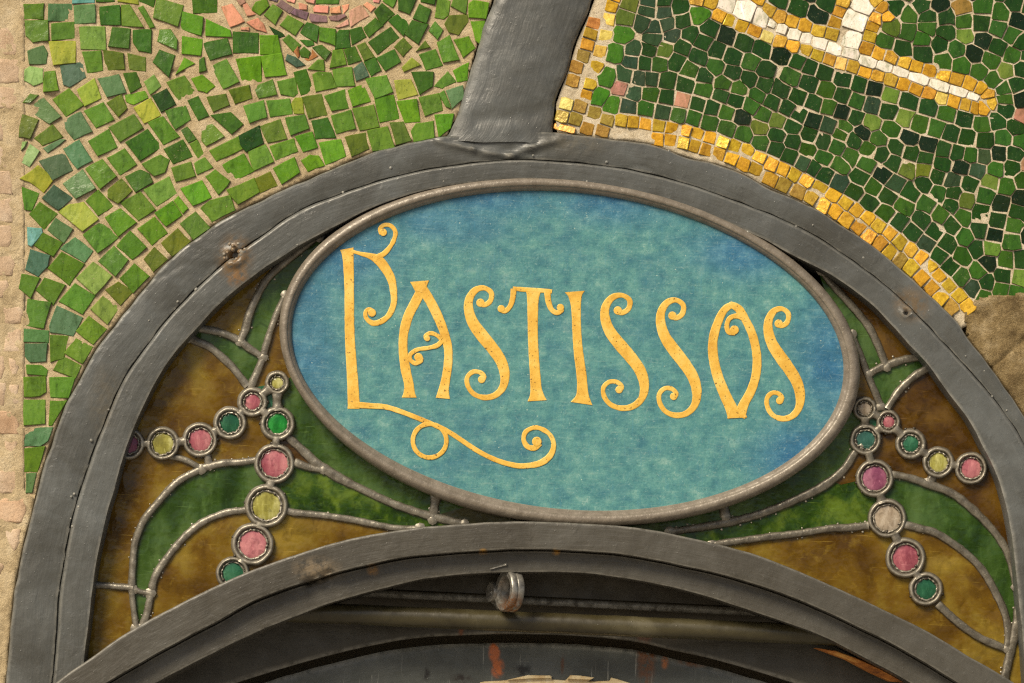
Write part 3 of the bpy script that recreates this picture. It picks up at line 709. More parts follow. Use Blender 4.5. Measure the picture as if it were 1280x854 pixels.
# solder bridges between the rings
for par, prs, ld in ((glassL, [(0,3),(0,2),(1,2),(3,4),(4,5),(5,6),(2,7),(7,8),(8,9),(9,10),(0,1)], LEAD), (glassR, [(0,1),(0,2),(1,3),(3,4),(4,5),(2,6),(6,7),(7,8),(8,9),(1,2)], LEADD)):
    lst = RL if par is glassL else RRt
    for a, b in prs:
        p, q = lst[a], lst[b]; d = math.hypot(q[0] - p[0], q[1] - p[1]); u = ((q[0] - p[0]) / d, (q[1] - p[1]) / d)
        s, e = p[2] + .35 * (p[3] - p[2]), d - q[2] - .35 * (q[3] - q[2])
        if e - s < 2: continue
        sdn += 2.1
        tube('solder_joint', [(p[0] + u[0] * s, p[1] + u[1] * s, 17), (p[0] + u[0] * (s + e) / 2, p[1] + u[1] * (s + e) / 2, 12), (p[0] + u[0] * e, p[1] + u[1] * e, 17)], ld, par, GD + .002, .0058, seed=sdn, step=2, lump=.2)

# ------------------------------------------------------------------ the oval sign
def oval(pts, n=260, order=3):
    c0 = np.array([712.0, 438.0]); q = np.array(pts, float) - c0
    # fit in ellipse-normalised polar form
    q2 = q / np.array([345, 200]); th = np.arctan2(q2[:, 1], q2[:, 0]); r = np.hypot(q2[:, 0], q2[:, 1])
    cols = [np.ones_like(th)]
    for k in range(1, order + 1): cols += [np.cos(k * th), np.sin(k * th)]
    co, *_ = np.linalg.lstsq(np.stack(cols, 1), r, rcond=None)
    t = np.linspace(0, 2 * np.pi, n, endpoint=False)
    cols = [np.ones_like(t)]
    for k in range(1, order + 1): cols += [np.cos(k * t), np.sin(k * t)]
    rr = np.stack(cols, 1) @ co
    return c0 + np.stack([rr * np.cos(t) * 345, rr * np.sin(t) * 200], 1)
OVI = oval([(369,414),(374,370),(390,340),(420,308),(445,293),(495,268),(533,254),(583,244),(640,239),(715,243),(778,251),(840,265),(890,281),(928,299),(960,319),(992,348),(1015,370),(1042,412),(1049,430),(1052,462),(1048,500),(1035,525),(1010,557),(985,577),(960,593),(928,607),(880,624),(830,633),(770,637),(700,634),(640,627),(570,609),(520,590),(470,565),(427,535),(400,505),(378,467),(370,437)])
OVO = oval([(352,414),(357,375),(375,340),(402,305),(427,283),(470,255),(545,231),(640,222),(715,226),(790,237),(865,255),(920,278),(960,300),(990,325),(1022,352),(1052,388),(1065,413),(1070,450),(1071,490),(1056,535),(1022,572),(985,597),(960,610),(920,630),(880,645),(830,653),(770,656),(700,654),(640,648),(580,633),(532,614),(495,596),(455,573),(410,540),(380,507),(360,470),(353,437)])
SD = .012                        # the sign stands proud of the iron hoop
sign = thing('oval_sign', 'blue-green painted oval shop sign with gold lettering and a brown metal moulding', 'shop sign', P(712, 640, 0))
MOULD = m_lead('brown_metal_moulding', (.165, .138, .105), (.255, .218, .172), .10)
def dm(x, y, t): return .00025 * fbm(x, y, 25, 61) + .00015 * fbm(x, y, 6, 66)
loft('moulding', OVO, OVI, [(t_, d_ + SD) for t_, d_ in [(0, -.034), (0, .0020), (.03, .0040), (.08, .0060), (.16, .0080), (.26, .0096), (.38, .0104), (.50, .0104), (.60, .0098), (.66, .0088), (.69, .0078), (.75, .0072), (.84, .0060), (.93, .0042), (1, .0026), (1, -.006)]], MOULD, sign, closed=True, disp=dm)
sp = NT('sign_paint')
px_ = lambda a: sp.spot(tuple(P(a[0], a[1], SD)), a[2] * PXM, a[3] * PXM, a[4], a[5])
brush = sp.noise(62, 8, .74, sp.scale(sp.pos, (.85, 1, 1)))
br2 = sp.noise(330, 5, .75, sp.scale(sp.pos, (.10, 1, 1)))
br3 = sp.noise(330, 5, .75, sp.scale(sp.pos, (1, 1, .10)))
big = sp.noise(9, 5, .6, sp.scale(sp.pos, (.7, 1, 1.2)))
teal = sp.ramp(brush, [(.28, (.030, .135, .180)), (.45, (.066, .225, .240)), (.57, (.105, .295, .282)), (.72, (.235, .420, .372))])
blue = sp.ramp(brush, [(.28, (.010, .070, .190)), (.5, (.022, .132, .275)), (.72, (.105, .290, .390))])
# the painter's blue rim, patchy
rim = None
for a in [(380,430,20,95,.7,1.4),(430,300,15,120,1,.8),(600,245,5,70,2.2,.7),(780,250,5,75,2.0,.7),(930,310,10,80,1.4,.8),(1045,440,15,110,.7,1.4),(1000,570,10,95,1,.8),(560,275,10,80,1.4,.6)]:
    s_ = px_(a); rim = s_ if rim is None else sp.math('MAXIMUM', rim, s_)
rim = sp.math('MULTIPLY', rim, sp.ramp(sp.math('ADD', sp.math('MULTIPLY', big, .6), sp.math('MULTIPLY', brush, .4)), [(.34, .3), (.58, 1.0)]))
c = sp.mix(rim, teal, blue)
c = sp.mix(sp.math('MULTIPLY', sp.ramp(sp.noise(14, 6, .65, sp.scale(sp.pos, (.8, 1, 1.3), (4, 0, 2))), [(.50, 0), (.66, .45)]), 1.0), c, (.028, .130, .215))
c = sp.mix(sp.ramp(br2, [(.54, 0), (.72, .34)]), c, (.32, .48, .42))
c = sp.mix(sp.ramp(br3, [(.54, 0), (.72, .48)]), c, (.055, .235, .345))
c = sp.mix(sp.ramp(sp.noise(170, 8, .8, None, 2.0), [(.56, 0), (.68, .60)]), c, (.42, .58, .52))
c = sp.mix(sp.ramp(sp.noise(520, 4, .7), [(.56, 0), (.72, .5)]), c, (.045, .17, .20))
for rr_, of_ in ((.5, 1), (-.35, 4), (1.2, 7)):
    c = sp.mix(sp.ramp(sp.noise(420, 3, .6, sp.scale(sp.pos, (.045, 1, 1), (of_, 0, 2), rot=(0, rr_, 0))), [(.68, 0), (.76, .22)]), c, (.48, .62, .54))
c = sp.mix(sp.ramp(sp.voro(85), [(.06, .7), (.10, 0)]), c, (.045, .16, .17))
c = sp.mix(sp.ramp(sp.voro(60, sp.scale(sp.pos, (1, 1, 1), (1.3, 2, .7))), [(.03, .7), (.05, 0)]), c, (.55, .66, .55))
sp.set(Base_Color=c, Roughness=sp.ramp(brush, [(.3, .35), (.7, .55)]), Specular_IOR_Level=.4)
b = sp.bump(sp.noise(60, 6, .65), .35, .003)
b = sp.bump(br2, .22, .0008, b); b = sp.bump(br3, .18, .0008, b)
sp.bump(sp.ramp(sp.voro(60), [(.0, 0), (.13, 1)]), .3, .0012, b)
SIGNP = sp.m
mid = (OVI - np.array([712, 438])) * 1.012 + np.array([712, 438])
prism('panel', [tuple(p) for p in mid], SD, SD - .012, SIGNP, sign)

gl = NT('gold_leaf_lettering')
gc = gl.ramp(gl.noise(38, 7, .7), [(.3, (.66, .345, .035)), (.5, (.82, .495, .075)), (.7, (.90, .64, .17))])
gc = gl.mix(gl.ramp(gl.noise(330, 3, .55), [(.635, 0), (.68, .9)]), gc, (.16, .075, .015))
gc = gl.mix(gl.ramp(gl.noise(240, 4, .7, gl.scale(gl.pos, (1, 1, 1), (5, 5, 5))), [(.62, 0), (.72, .6)]), gc, (.88, .66, .34))
gl.set(Base_Color=gc, Roughness=.5, Metallic=.12)
b = gl.bump(gl.noise(330, 3, .55), -.4, .0015); gl.bump(gl.noise(120, 4), .25, .002, b)
LEAF = gl.m
EDGE = NT('dark_letter_edge'); EDGE.set(Base_Color=(.05, .035, .018), Roughness=.7); EDGE = EDGE.m
def stroke(V, F, M, pts, d, rise=.0005):
    s = spline(pts, 1.6); n = len(s); o = len(V)
    for i in range(n):
        a = s[max(i - 1, 0)][:2]; b_ = s[min(i + 1, n - 1)][:2]; t = (b_ - a) / max(1e-6, math.hypot(*(b_ - a))); nr = np.array([t[1], -t[0]])
        x, y, w = s[i]; w = w * .925 + .7 * nz(x, y, 6, 2); c_ = np.array([x, y])
        for u, h in ((-.5, -.4), (-.5, rise * .55), (-.5 + .9 / max(w, 3), rise), (.5 - .9 / max(w, 3), rise), (.5, rise * .55), (.5, -.4)):
            q = c_ + nr * u * w; pt = P(q[0], q[1], d + max(h, 0))
            if h < 0: pt.y = -SD + .0002
            V.append(pt)
    for i in range(n - 1):
        for j in range(5):
            F.append((o + i * 6 + j, o + (i + 1) * 6 + j, o + (i + 1) * 6 + j + 1, o + i * 6 + j + 1)); M.append(1 if j in (0, 4) else 0)
    F.append(tuple(o + q for q in range(6))); M.append(1)
    F.append(tuple(o + (n - 1) * 6 + q for q in range(5, -1, -1))); M.append(1)
    e0, e1 = s[0], s[-1]
    return e0, e1
def letter(name, label, strokes, balls=()):
    V = []; F = []; M = []
    for i, st in enumerate(strokes): stroke(V, F, M, st, SD + .00012 * (i + 1))
    for i, (x, y, r) in enumerate(balls):
        o = len(V); n = 16; d = SD + .00012 * (len(strokes) + 1 + i)
        V.append(P(x, y, d + .0006))
        for rr, h in ((r - .8, .0005), (r, .0003), (r, -.0004)):
            for a in range(n): V.append(P(x + rr * math.cos(a * 2 * math.pi / n), y + rr * math.sin(a * 2 * math.pi / n), d + h))
        for a in range(n):
            b_ = (a + 1) % n; F.append((o, o + 1 + b_, o + 1 + a)); M.append(0)
            for q in range(2): F.append((o + 1 + q * n + a, o + 1 + q * n + b_, o + 1 + (q + 1) * n + b_, o + 1 + (q + 1) * n + a)); M.append(1 if q else 0)
    ob = mesh(name, V, F, [LEAF, EDGE], sign, midx=M, label=label); fixnormals(ob)
S0 = [(599,379,8),(606,381,7),(613,376,7),(614,366,7),(605,360,6.5),(594,363,9),(586.5,374,11),(586,388,13),(591.5,404,15),(603,420,16.5),(616,436,16),(626.5,452,15),(631,469,13),(628.5,484,10),(619,494,8.5),(606,497,7.5),(593,493,6.5),(585,483,6.5),(584,472,6),(591,465,6),(600,465.5,6),(605,471,7),(602.5,475,8)]
def smap(x0, x1, y0, y1): return [((x - 581) / 57 * (x1 - x0) + x0, (y - 357) / 143.5 * (y1 - y0) + y0, w) for x, y, w in S0]
def sballs(x0, x1, y0, y1): return [((x - 581) / 57 * (x1 - x0) + x0, (y - 357) / 143.5 * (y1 - y0) + y0, r) for x, y, r in ((600.5,378.5,5.2),(602,474.5,4.6))]
letter('letter', 'large gold letter P with a scrolled top and a long curling tail', [
  [(433.5,311,19),(434.5,317,16),(435.5,330,14.5),(436.5,360,13),(437,414,13),(439,450,14),(441,480,15),(442,503,16),(442,511,16.5)],
  [(436,313,5),(450,317,5),(462,320,8),(473,325,13),(482,336,13),(489,349,11),(492,365,9.5),(492,380,8),(486,394,7.5),(476,402,7.5),(466,404,7),(458,398,6),(457,390,5.5),(461,387,6),(466,390,8)],
  [(470,322,7),(480,317,7),(488,308,6),(493,298,6),(494,289,6),(488,282,5.5),(480,281.5,5.5),(475,286,5.5),(477,292,7)],
  [(444,506,9),(465,507.5,7.5),(483,509,7),(505,516,6.5),(535,528,6.5),(561,540,6.5),(596,563,6.5),(620,575,6.5),(640,581,7),(655,582.5,7),(675,579,8.5),(688,569,8),(692,555,6.5),(686,542,6),(671,534.5,6),(658,539,6),(654.5,549,6),(659,558,7),(668,560,7.5),(675,554,8)],
  [(537 + 21 * math.cos(a), 551 + 21 * math.sin(a), 6) for a in np.linspace(-1.2, 5.0832, 30)]],
  [(465,391,5),(479,290.5,4.6),(671,552,6)])
letter('letter', 'gold letter A with a scroll for a crossbar', [
  [(528,356,10),(526,364,13),(519,378,13),(510,396,13),(504.5,418,12),(504,440,12),(507,462,13),(511,480,13),(511.5,490,15),(511.5,497,20)],
  [(527,358,10),(530,364,13),(538,377,13),(547,395,13),(555,415,12),(560,435,11.5),(560,455,11.5),(557,475,12),(554.5,488,14),(553.5,498,19)],
  [(524.5,351.5,26),(525,357,20),(526,364,14)],
  [(552,424,6),(546,419,5.5),(538,416.5,5.5),(532,420,5.5),(533,424,6)],
  [(553,426,7),(546,432,6.5),(535,435,5.5),(522,437,5.5),(513,443,5.5),(513,450,5.5),(519,454,6),(526,451,6.5),(525,446,7)]],
  [(523,446.5,5.2),(534,423,3.6)])
letter('letter', 'gold letter S just right of the letter A', [S0], sballs(581, 638, 357, 500.5))
letter('letter', 'gold letter T with two scrolled arms', [
  [(667,361,24),(666.5,368,18),(666,380,15),(666,414,13.5),(667,440,13.5),(669,470,14),(670,485,15),(671,494,19),(671.5,501,26)],
  [(641,360.5,5),(655,362,6),(680,363.5,6),(690,364.5,5)],
  [(642,361,8),(641,372,7.5),(637.5,383,6.5),(631,389,6.5),(626,387,7)],
  [(684,364,9),(685.5,377,7.5),(689.5,387,7),(696,391,6.5),(702,388,6.5),(701.5,384,7)]], [(626.5,386,4.6),(700.5,384.5,4.6)])
letter('letter', 'gold letter I between the T and the pair of S letters', [[(718.5,364.5,27),(719,371,18),(720,385,13),(721,414,12),(723,440,12.5),(727,470,13.5),(728,488,15),(728,497,20),(727,504.5,30)]])
letter('letter', 'gold letter S just right of the letter I', [smap(751, 813, 366, 514)], sballs(751, 813, 366, 514))
letter('letter', 'gold letter S just left of the letter O', [smap(821, 878, 372, 523)], sballs(821, 878, 372, 523))
letter('letter', 'gold pointed letter O with a scroll inside its top', [
  [(916,380,8),(905,388,10),(897,404,11.5),(891.5,424,12.5),(891.5,445,13),(897,470,14),(906,493,15),(914,510,16),(918,521,18)],
  [(912,380,8),(923,386,11),(932,400,11),(941,420,11.5),(946,445,12),(945,468,12),(939,488,12),(930,505,13),(924,521,17)],
  [(921,512,20),(921.5,522.5,27)],
  [(930,399,6.5),(921,395,6.5),(912,398,6.5),(908.5,407,6.5),(911,415,7),(919,416,7)]], [(918,412.5,5.6)])
letter('letter', 'last gold letter S at the right end of the word', [smap(956, 1006.5, 383, 527)], sballs(956, 1006.5, 383, 527))

# ------------------------------------------------------------------ mosaics
PAL = dict(b=(.105,.270,.010), g=(.100,.215,.018), d=(.045,.130,.009), t=(.090,.195,.080), s=(.070,.140,.075), y=(.30,.36,.04),
           o=(.105,.155,.014), e=(.25,.42,.16), c=(.15,.40,.29), P=(.62,.31,.20), M=(.22,.14,.15), O=(.50,.20,.06), l=(.165,.285,.045),
           D=(.014,.055,.004), G=(.034,.105,.007), L=(.13,.215,.028), K=(.006,.020,.003), T=(.032,.066,.028), B=(.05,.17,.007), p=(.46,.24,.15),
           A=(.68,.40,.020), a=(.54,.30,.016), Y=(.86,.62,.13), q=(.38,.235,.030), W=(.86,.80,.68), k=(.68,.30,.06), w=(.26,.18,.05))
LEFT_A = """122,24 215,20 215,95 122,95 g|245,22 355,22 358,102 245,102 t|372,30 470,25 473,112 375,118 t|500,38 593,30 600,122 505,122 d|608,30 645,28 712,132 610,125 g|692,45 715,32 770,132 745,138 g|785,-5 910,30 885,128 770,88 g|365,-10 468,-10 468,14 365,18 c|482,-10 570,-10 570,10 482,10 d|590,-12 680,-12 690,22 590,8 y|692,-14 772,-14 765,38 700,10 d|962,-10 1078,-10 1082,62 968,66 d
126,108 235,105 237,200 165,208 132,178 g|260,120 368,113 370,190 262,198 g|398,138 520,138 524,245 408,242 l|562,140 648,148 640,240 545,228 d|665,155 752,152 752,262 690,250 668,215 d|800,150 850,148 880,195 878,245 788,205 g|910,60 1010,88 1000,175 898,142 b|1035,100 1145,150 1150,182 1030,178 b|912,185 1008,200 1000,275 910,265 b|1015,215 1130,195 1152,270 1050,298 d|1165,160 1285,170 1285,262 1168,262 d
140,255 215,230 235,265 230,318 148,318 t|248,212 375,210 372,310 270,320 y|412,262 500,258 510,350 438,362 g|520,255 612,268 620,345 530,352 o|638,270 725,288 725,355 650,345 o|798,252 870,278 840,380 765,310 d|918,290 970,318 878,370 b|995,300 1018,285 1030,350 993,358 d|1055,335 1130,302 1188,405 1115,440 g|1182,298 1300,285 1302,405 1212,412 b
125,350 150,335 210,345 212,408 165,425 125,400 e|222,362 275,358 290,448 218,455 g|305,330 410,312 425,385 350,430 320,420 s|115,512 150,470 190,475 150,512 g|388,450 470,395 502,490 425,525 y|492,395 590,375 625,460 535,482 t|617,368 680,362 705,430 650,462 d|722,410 768,375 802,430 750,470 l|835,412 920,382 975,460 892,498 g|958,395 1010,375 1070,430 1030,462 990,450 b|625,475 720,455 735,490 670,522 635,510 b
135,550 215,490 300,580 245,615 t|268,498 345,445 412,525 330,578 g|537,515 605,475 632,540 590,580 o|672,540 750,495 800,575 720,612 y|762,480 830,445 875,520 805,558 D|940,505 990,485 1040,575 990,598 d|1035,485 1125,470 1142,525 1065,558 o|1145,450 1240,428 1255,490 1175,515 o
108,570 188,600 150,690 97,680 o|305,610 400,562 455,655 370,695 t|425,555 515,515 565,595 480,635 g|548,635 665,575 710,640 600,705 g|742,615 815,585 890,680 815,718 g|828,555 925,525 948,595 875,642 g|1058,578 1150,562 1208,620 1155,665 d
175,690 260,625 310,685 215,725 o|220,738 300,695 325,700 240,762 t|110,710 135,708 118,740 105,750 e|105,810 150,722 195,755 148,830 e|445,705 540,650 580,735 490,775 g|632,710 735,650 805,732 700,798 d|900,650 935,632 978,690 940,712 d|948,720 985,700 1018,765 988,788 g|1005,640 1055,618 1115,680 1030,725 1008,700 g|1192,680 1290,630 1310,715 1230,755 1200,720 D
200,805 320,765 358,850 265,895 s|318,745 395,702 455,800 385,840 t|820,745 910,700 955,780 865,815 d|1050,750 1185,685 1205,745 1085,802 g|540,790 620,745 678,820 600,872 g|712,820 800,775 842,800 820,860 770,875 g|972,815 1020,788 1060,835 985,870 g|1112,825 1215,772 1260,855 1170,905 b"""
LEFT_B = """105,95 190,32 265,95 215,160 150,110 y|110,138 195,170 160,250 125,245 g|320,120 410,52 470,140 380,188 t|430,45 510,0 575,80 500,140 g|630,85 700,52 740,70 758,110 680,158 d|215,190 270,128 358,190 290,248 s|150,270 200,215 282,270 220,345 g|300,260 350,225 415,215 485,295 410,350 y|432,205 490,152 562,230 490,275 g|540,150 605,95 655,155 590,215 540,185 o|722,150 840,88 880,165 785,228 l|858,40 950,12 972,80 880,108 g|905,145 1005,105 1050,185 965,225 b|1030,85 1075,52 1145,105 1130,130 1090,172 g|1135,150 1265,95 1290,160 1190,218 g
138,340 205,345 210,365 160,430 140,420 c|172,425 215,365 308,415 265,478 g|240,350 280,292 360,345 318,412 t|305,445 375,390 460,455 420,510 t|420,375 510,305 585,390 490,458 g|530,290 600,245 675,310 590,378 b|605,215 700,165 768,245 690,298 g|775,265 860,208 905,275 830,328 b|868,205 890,182 938,240 912,268 b|1005,240 1050,205 1145,180 1168,250 1060,305 g
130,545 155,450 245,480 235,530 190,578 s|245,540 310,465 415,520 345,620 g|495,505 570,435 635,500 575,575 g|585,430 650,360 728,435 660,495 g|692,345 770,288 832,365 758,422 g|903,320 975,262 1045,340 965,395 g|808,415 885,345 945,408 860,478 o|97,640 110,572 195,590 152,685 g|182,650 225,592 322,625 265,720 g|385,590 465,515 552,580 475,668 l|602,590 670,520 740,582 665,660 g|720,495 770,440 832,498 765,555 o
300,705 375,622 470,680 410,765 g|455,745 515,682 595,735 535,815 l|530,650 590,610 665,655 600,722 o|130,780 140,698 250,715 215,835 130,825 g|250,830 285,735 405,790 362,875 255,858 t|385,855 445,785 530,845 465,918 g"""
LEFT_C = """125,45 238,55 238,112 122,108 t|128,122 232,122 225,205 150,208 128,180 s|252,80 340,85 318,190 255,205 g|325,165 380,95 460,135 412,215 g|270,250 310,182 402,228 375,288 g|135,225 205,228 235,250 230,278 138,270 g|122,290 225,288 228,360 200,378 125,382 g|250,290 370,290 340,385 255,382 g|122,402 225,402 222,515 122,520 g|250,408 330,408 260,525 245,520 g|125,542 258,540 235,605 200,628 122,628 t|125,645 222,635 185,755 125,755 g|130,770 180,768 160,860 130,860 t"""
LEFT_D = """305,-10 410,-10 408,18 305,20 g|0,10 50,-5 65,30 20,75 -20,50 g|42,75 85,25 132,55 95,122 g|122,125 160,80 235,120 195,175 g|222,165 255,112 312,135 300,208 d|318,140 395,148 395,225 318,200 b|402,172 417,152 460,152 470,235 397,243 d|468,150 525,135 548,185 480,222 d|538,140 595,92 632,130 565,185 d|592,60 630,20 688,70 630,125 d|635,5 660,-20 705,-10 682,38 g|710,-10 800,-10 765,70 712,48 d|665,105 715,65 770,105 735,175 d|785,90 815,22 870,50 850,115 d|822,-8 895,-8 890,25 825,10 d|745,170 780,105 855,125 810,218 d|895,85 905,-8 968,10 960,75 935,95 g|975,30 990,-8 1055,-8 1045,68 g
1062,20 1085,5 1158,15 1145,92 1065,85 b|945,120 965,80 1050,75 1055,110 1010,172 965,160 o|865,155 895,108 932,150 905,195 g|1073,112 1145,105 1115,215 1095,200 b|990,200 1060,185 1092,240 1035,285 b|905,215 965,182 1010,295 935,308 g|800,255 845,205 868,235 o|818,275 895,250 928,325 850,348 g|730,335 775,290 820,325 740,358 y|692,235 735,190 778,235 735,280 o|565,210 670,140 712,190 610,270 d|505,230 545,215 592,285 540,300 o|440,250 492,235 525,300 462,322 d|370,335 385,252 430,248 450,320 g|285,238 330,225 372,260 345,298 d|135,200 165,175 222,225 185,258 g|222,200 285,205 290,225 255,232 d|65,130 130,165 145,180 105,190 D|218,255 240,235 270,260 262,290 225,285 d|150,300 160,272 195,285 245,325 200,335 s|260,345 310,300 335,300 342,355 g
20,178 105,180 125,265 25,270 b|28,285 125,270 150,372 50,380 b|605,290 690,250 720,308 645,350 d|540,310 595,288 622,350 575,378 d|488,345 530,312 562,378 500,402 s|385,350 475,338 490,425 400,432 g|285,375 310,360 370,365 398,435 300,455 g|190,365 250,350 290,460 225,470 d|108,410 195,390 210,465 185,482 125,470 g|-10,435 80,400 102,470 15,490 g|550,395 650,378 680,458 595,488 g|692,405 770,400 805,470 712,498 y|780,362 882,362 878,430 818,470 d|890,430 955,360 995,408 930,440 g|985,355 1060,315 1055,400 1005,408 b
462,452 545,420 570,505 485,528 b|345,480 440,450 460,540 380,552 g|232,490 325,472 352,572 265,588 o|178,520 195,490 230,490 238,565 190,565 y|55,505 165,495 178,570 75,582 g|-60,530 35,505 52,585 -30,612 g|595,492 685,478 712,590 620,608 b|705,510 800,498 818,605 745,610 b|815,488 910,468 928,550 845,575 g|915,470 940,455 972,540 945,530 g|952,455 1030,430 1035,490 980,540 t|485,545 585,528 612,630 520,648 g|378,580 470,552 495,640 405,665 g|280,605 355,590 395,685 300,690 d|150,590 240,575 262,640 175,672 g|20,630 120,598 150,690 60,710 o|670,615 735,610 772,700 700,720 o|775,655 800,620 880,608 885,685 790,705 g|893,575 985,572 970,640 915,682 b|558,655 655,635 688,735 585,750 g|448,685 545,665 560,740 480,778 o|320,715 420,700 445,780 350,818 b|198,685 280,660 305,735 235,755 b|72,730 185,695 205,755 100,800 g|228,800 270,775 310,778 340,825 260,855 b|90,840 188,788 215,860 130,915 b|-37,755 45,725 85,805 -10,850 g|0,893 70,860 105,926 25,960 o"""
LEFT_E = """95,50 160,32 240,140 150,175 P|230,30 260,25 315,95 260,105 P|185,-10 240,-10 250,15 215,35 P|262,150 335,125 368,160 390,215 320,195 P|220,185 270,180 272,205 220,200 P|460,35 490,0 575,55 540,90 M|555,90 580,60 668,85 655,135 M|675,115 685,92 790,105 790,150 690,145 M|808,110 905,95 920,110 870,140 820,135 M|400,-10 470,-10 460,15 410,0 M|705,55 720,38 800,40 795,85 710,80 P|815,55 880,40 885,85 820,88 P|895,40 940,28 935,60 905,90 P|850,180 930,130 935,165 870,185 P|945,75 1020,38 1070,105 955,175 P|1035,35 1060,15 1115,50 1085,80 P|1100,-10 1150,-10 1140,20 1105,15 P|640,-10 715,-10 705,25 660,15 P|520,-10 585,-10 575,22 530,10 P|605,20 660,35 660,65 610,60 p|575,345 600,310 612,375 600,385 O|640,395 690,370 690,330 730,375 670,408 O"""
def quads(txt, ox, oy, s):
    out = []
    for rec in txt.replace('\n', '|').split('|'):
        f = rec.split(); out.append(([(ox + float(a.split(',')[0]) * s, oy + float(a.split(',')[1]) * s) for a in f[:-1]], f[-1]))
    return out
Z = 320 / 1277
left = quads(LEFT_A, 0, 0, Z) + quads(LEFT_B, 0, 200, Z) + quads(LEFT_C, 0, 400, Z) + quads(LEFT_D, 320, 0, Z) + quads(LEFT_E, 260, 0, 240 / 1280)
def tinted(k, amt=.16):
    if k == 'W': v = rnd.uniform(.94, 1.04); return (PAL[k][0] * v, PAL[k][1] * v, PAL[k][2] * v, 1)
    c = PAL[k]; v = 1 + rnd.uniform(-amt, amt)
    return (max(0, c[0] * v * rnd.uniform(.85, 1.18)), c[1] * v, max(0, c[2] * v * rnd.uniform(.75, 1.3)), 1)
def rough_poly(pl, amt, curve=.0):
    """outline of a hand-cut piece: sides broken a little out of true"""
    out = []; n = len(pl)
    for i in range(n):
        a, b = np.array(pl[i], float), np.array(pl[(i + 1) % n], float); L_ = math.hypot(*(b - a))
        out.append(a + np.array([rnd.uniform(-amt, amt), rnd.uniform(-amt, amt)]) * .6)
        if L_ > 9:
            nr = np.array([b[1] - a[1], a[0] - b[0]]) / L_
            out.append(a + (b - a) * rnd.uniform(.3, .7) + nr * rnd.uniform(-amt, amt))
    return [tuple(p) for p in out]
def tile(parent, pl, k, d, tl=.00006, name='tile', amt=.8, mat=None, bev=.8):
    c = np.mean(np.array(pl), 0)
    t = (rnd.gauss(0, tl), rnd.gauss(0, tl))
    if rnd.random() < .06: t = (t[0] * 1.9, t[1] * 1.9)
    return prism(name, rough_poly(pl, amt), d + rnd.uniform(-.0009, .0009), -.002, mat or GLAZE, parent, bev, .0007, tinted(k), t, side_mat=BODY)
mosL = thing('mosaic_panel', 'green glazed tile mosaic left of the grey mullion, set in wide tan mortar', 'mosaic', P(300, 640, 0))
for pl, k in left:
    cc = np.mean(np.array(pl), 0); tile(mosL, [tuple(cc + (np.array(p) - cc) * 1.10) for p in pl], k, .0038, .00005, amt=.55)
dM = lambda x, y: .0019 + .0008 * fbm(x, y, 26, 71) + .0007 * fbm(x, y, 7, 77) - .0030 * max(0, 1 - abs(y - (115 + 30 * nz(x, 0, 60, 5) - .18 * (x - 100))) / 2.0) * (40 < x < 230)
cOi = [tuple(p) for p in cO]
# mortar stops just short of the iron, leaving the open crack along the frame
crack = []
for i in range(0, NB, 3):
    a, b = cO[max(i - 1, 0)], cO[min(i + 1, NB - 1)]; t = (b - a) / max(1e-6, math.hypot(*(b - a))); nr = np.array([t[1], -t[0]])
    crack.append(tuple(cO[i] + nr * (1.2 + 1.6 * nz(cO[i][0], cO[i][1], 30, 2) + 1.2 * (160 > cO[i][0] > 60))))
Lc = [p for p in crack if p[0] < 566 and p[1] < 640]
postL = [(570,150),(582,110),(593,68),(605,30),(615,0),(626,-40)]
left_poly = [(29,620)] + [(26,y) for y in range(600, -161, -40)] + [(660,-160), (626,-40)] + postL[::-1][1:] + Lc[::-1]
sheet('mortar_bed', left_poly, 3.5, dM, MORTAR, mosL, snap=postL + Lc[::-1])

# right-hand mosaic: centres of the tesserae, cut to fit each other
R3 = """585,20o 675,55T 757,5D 685,12T 760,60T 830,38D 912,10G 565,85o 555,175B 520,265B 655,115T 708,140T 775,120T 850,105D 937,80B 985,140D 1070,175K 700,198T 800,178T 885,175D 955,210D 1020,250D 605,250T 685,250D 760,250o 850,230D 930,285D 1100,285D 1160,215D 1245,245D 595,310T 662,315D 730,320G 820,305D 890,350G 1015,335G 1095,365D 1195,310G 1260,350D 480,388B 565,370T 635,390T 693,395T 770,405D 865,425D 960,380D 955,450G 1055,415G 1130,440G 1185,395D 1255,425D 440,485B 497,522B 605,465T 690,472G 775,488D 845,500p 930,520D 995,540D 1045,475D 1115,500D 1225,475G 1195,530G 580,530T 668,540G 750,558T 830,575G 905,590G 985,612G 1070,560G 1145,585K 1255,570G 1072,640G 1160,670G 1240,710G 1235,640o 1150,730D"""
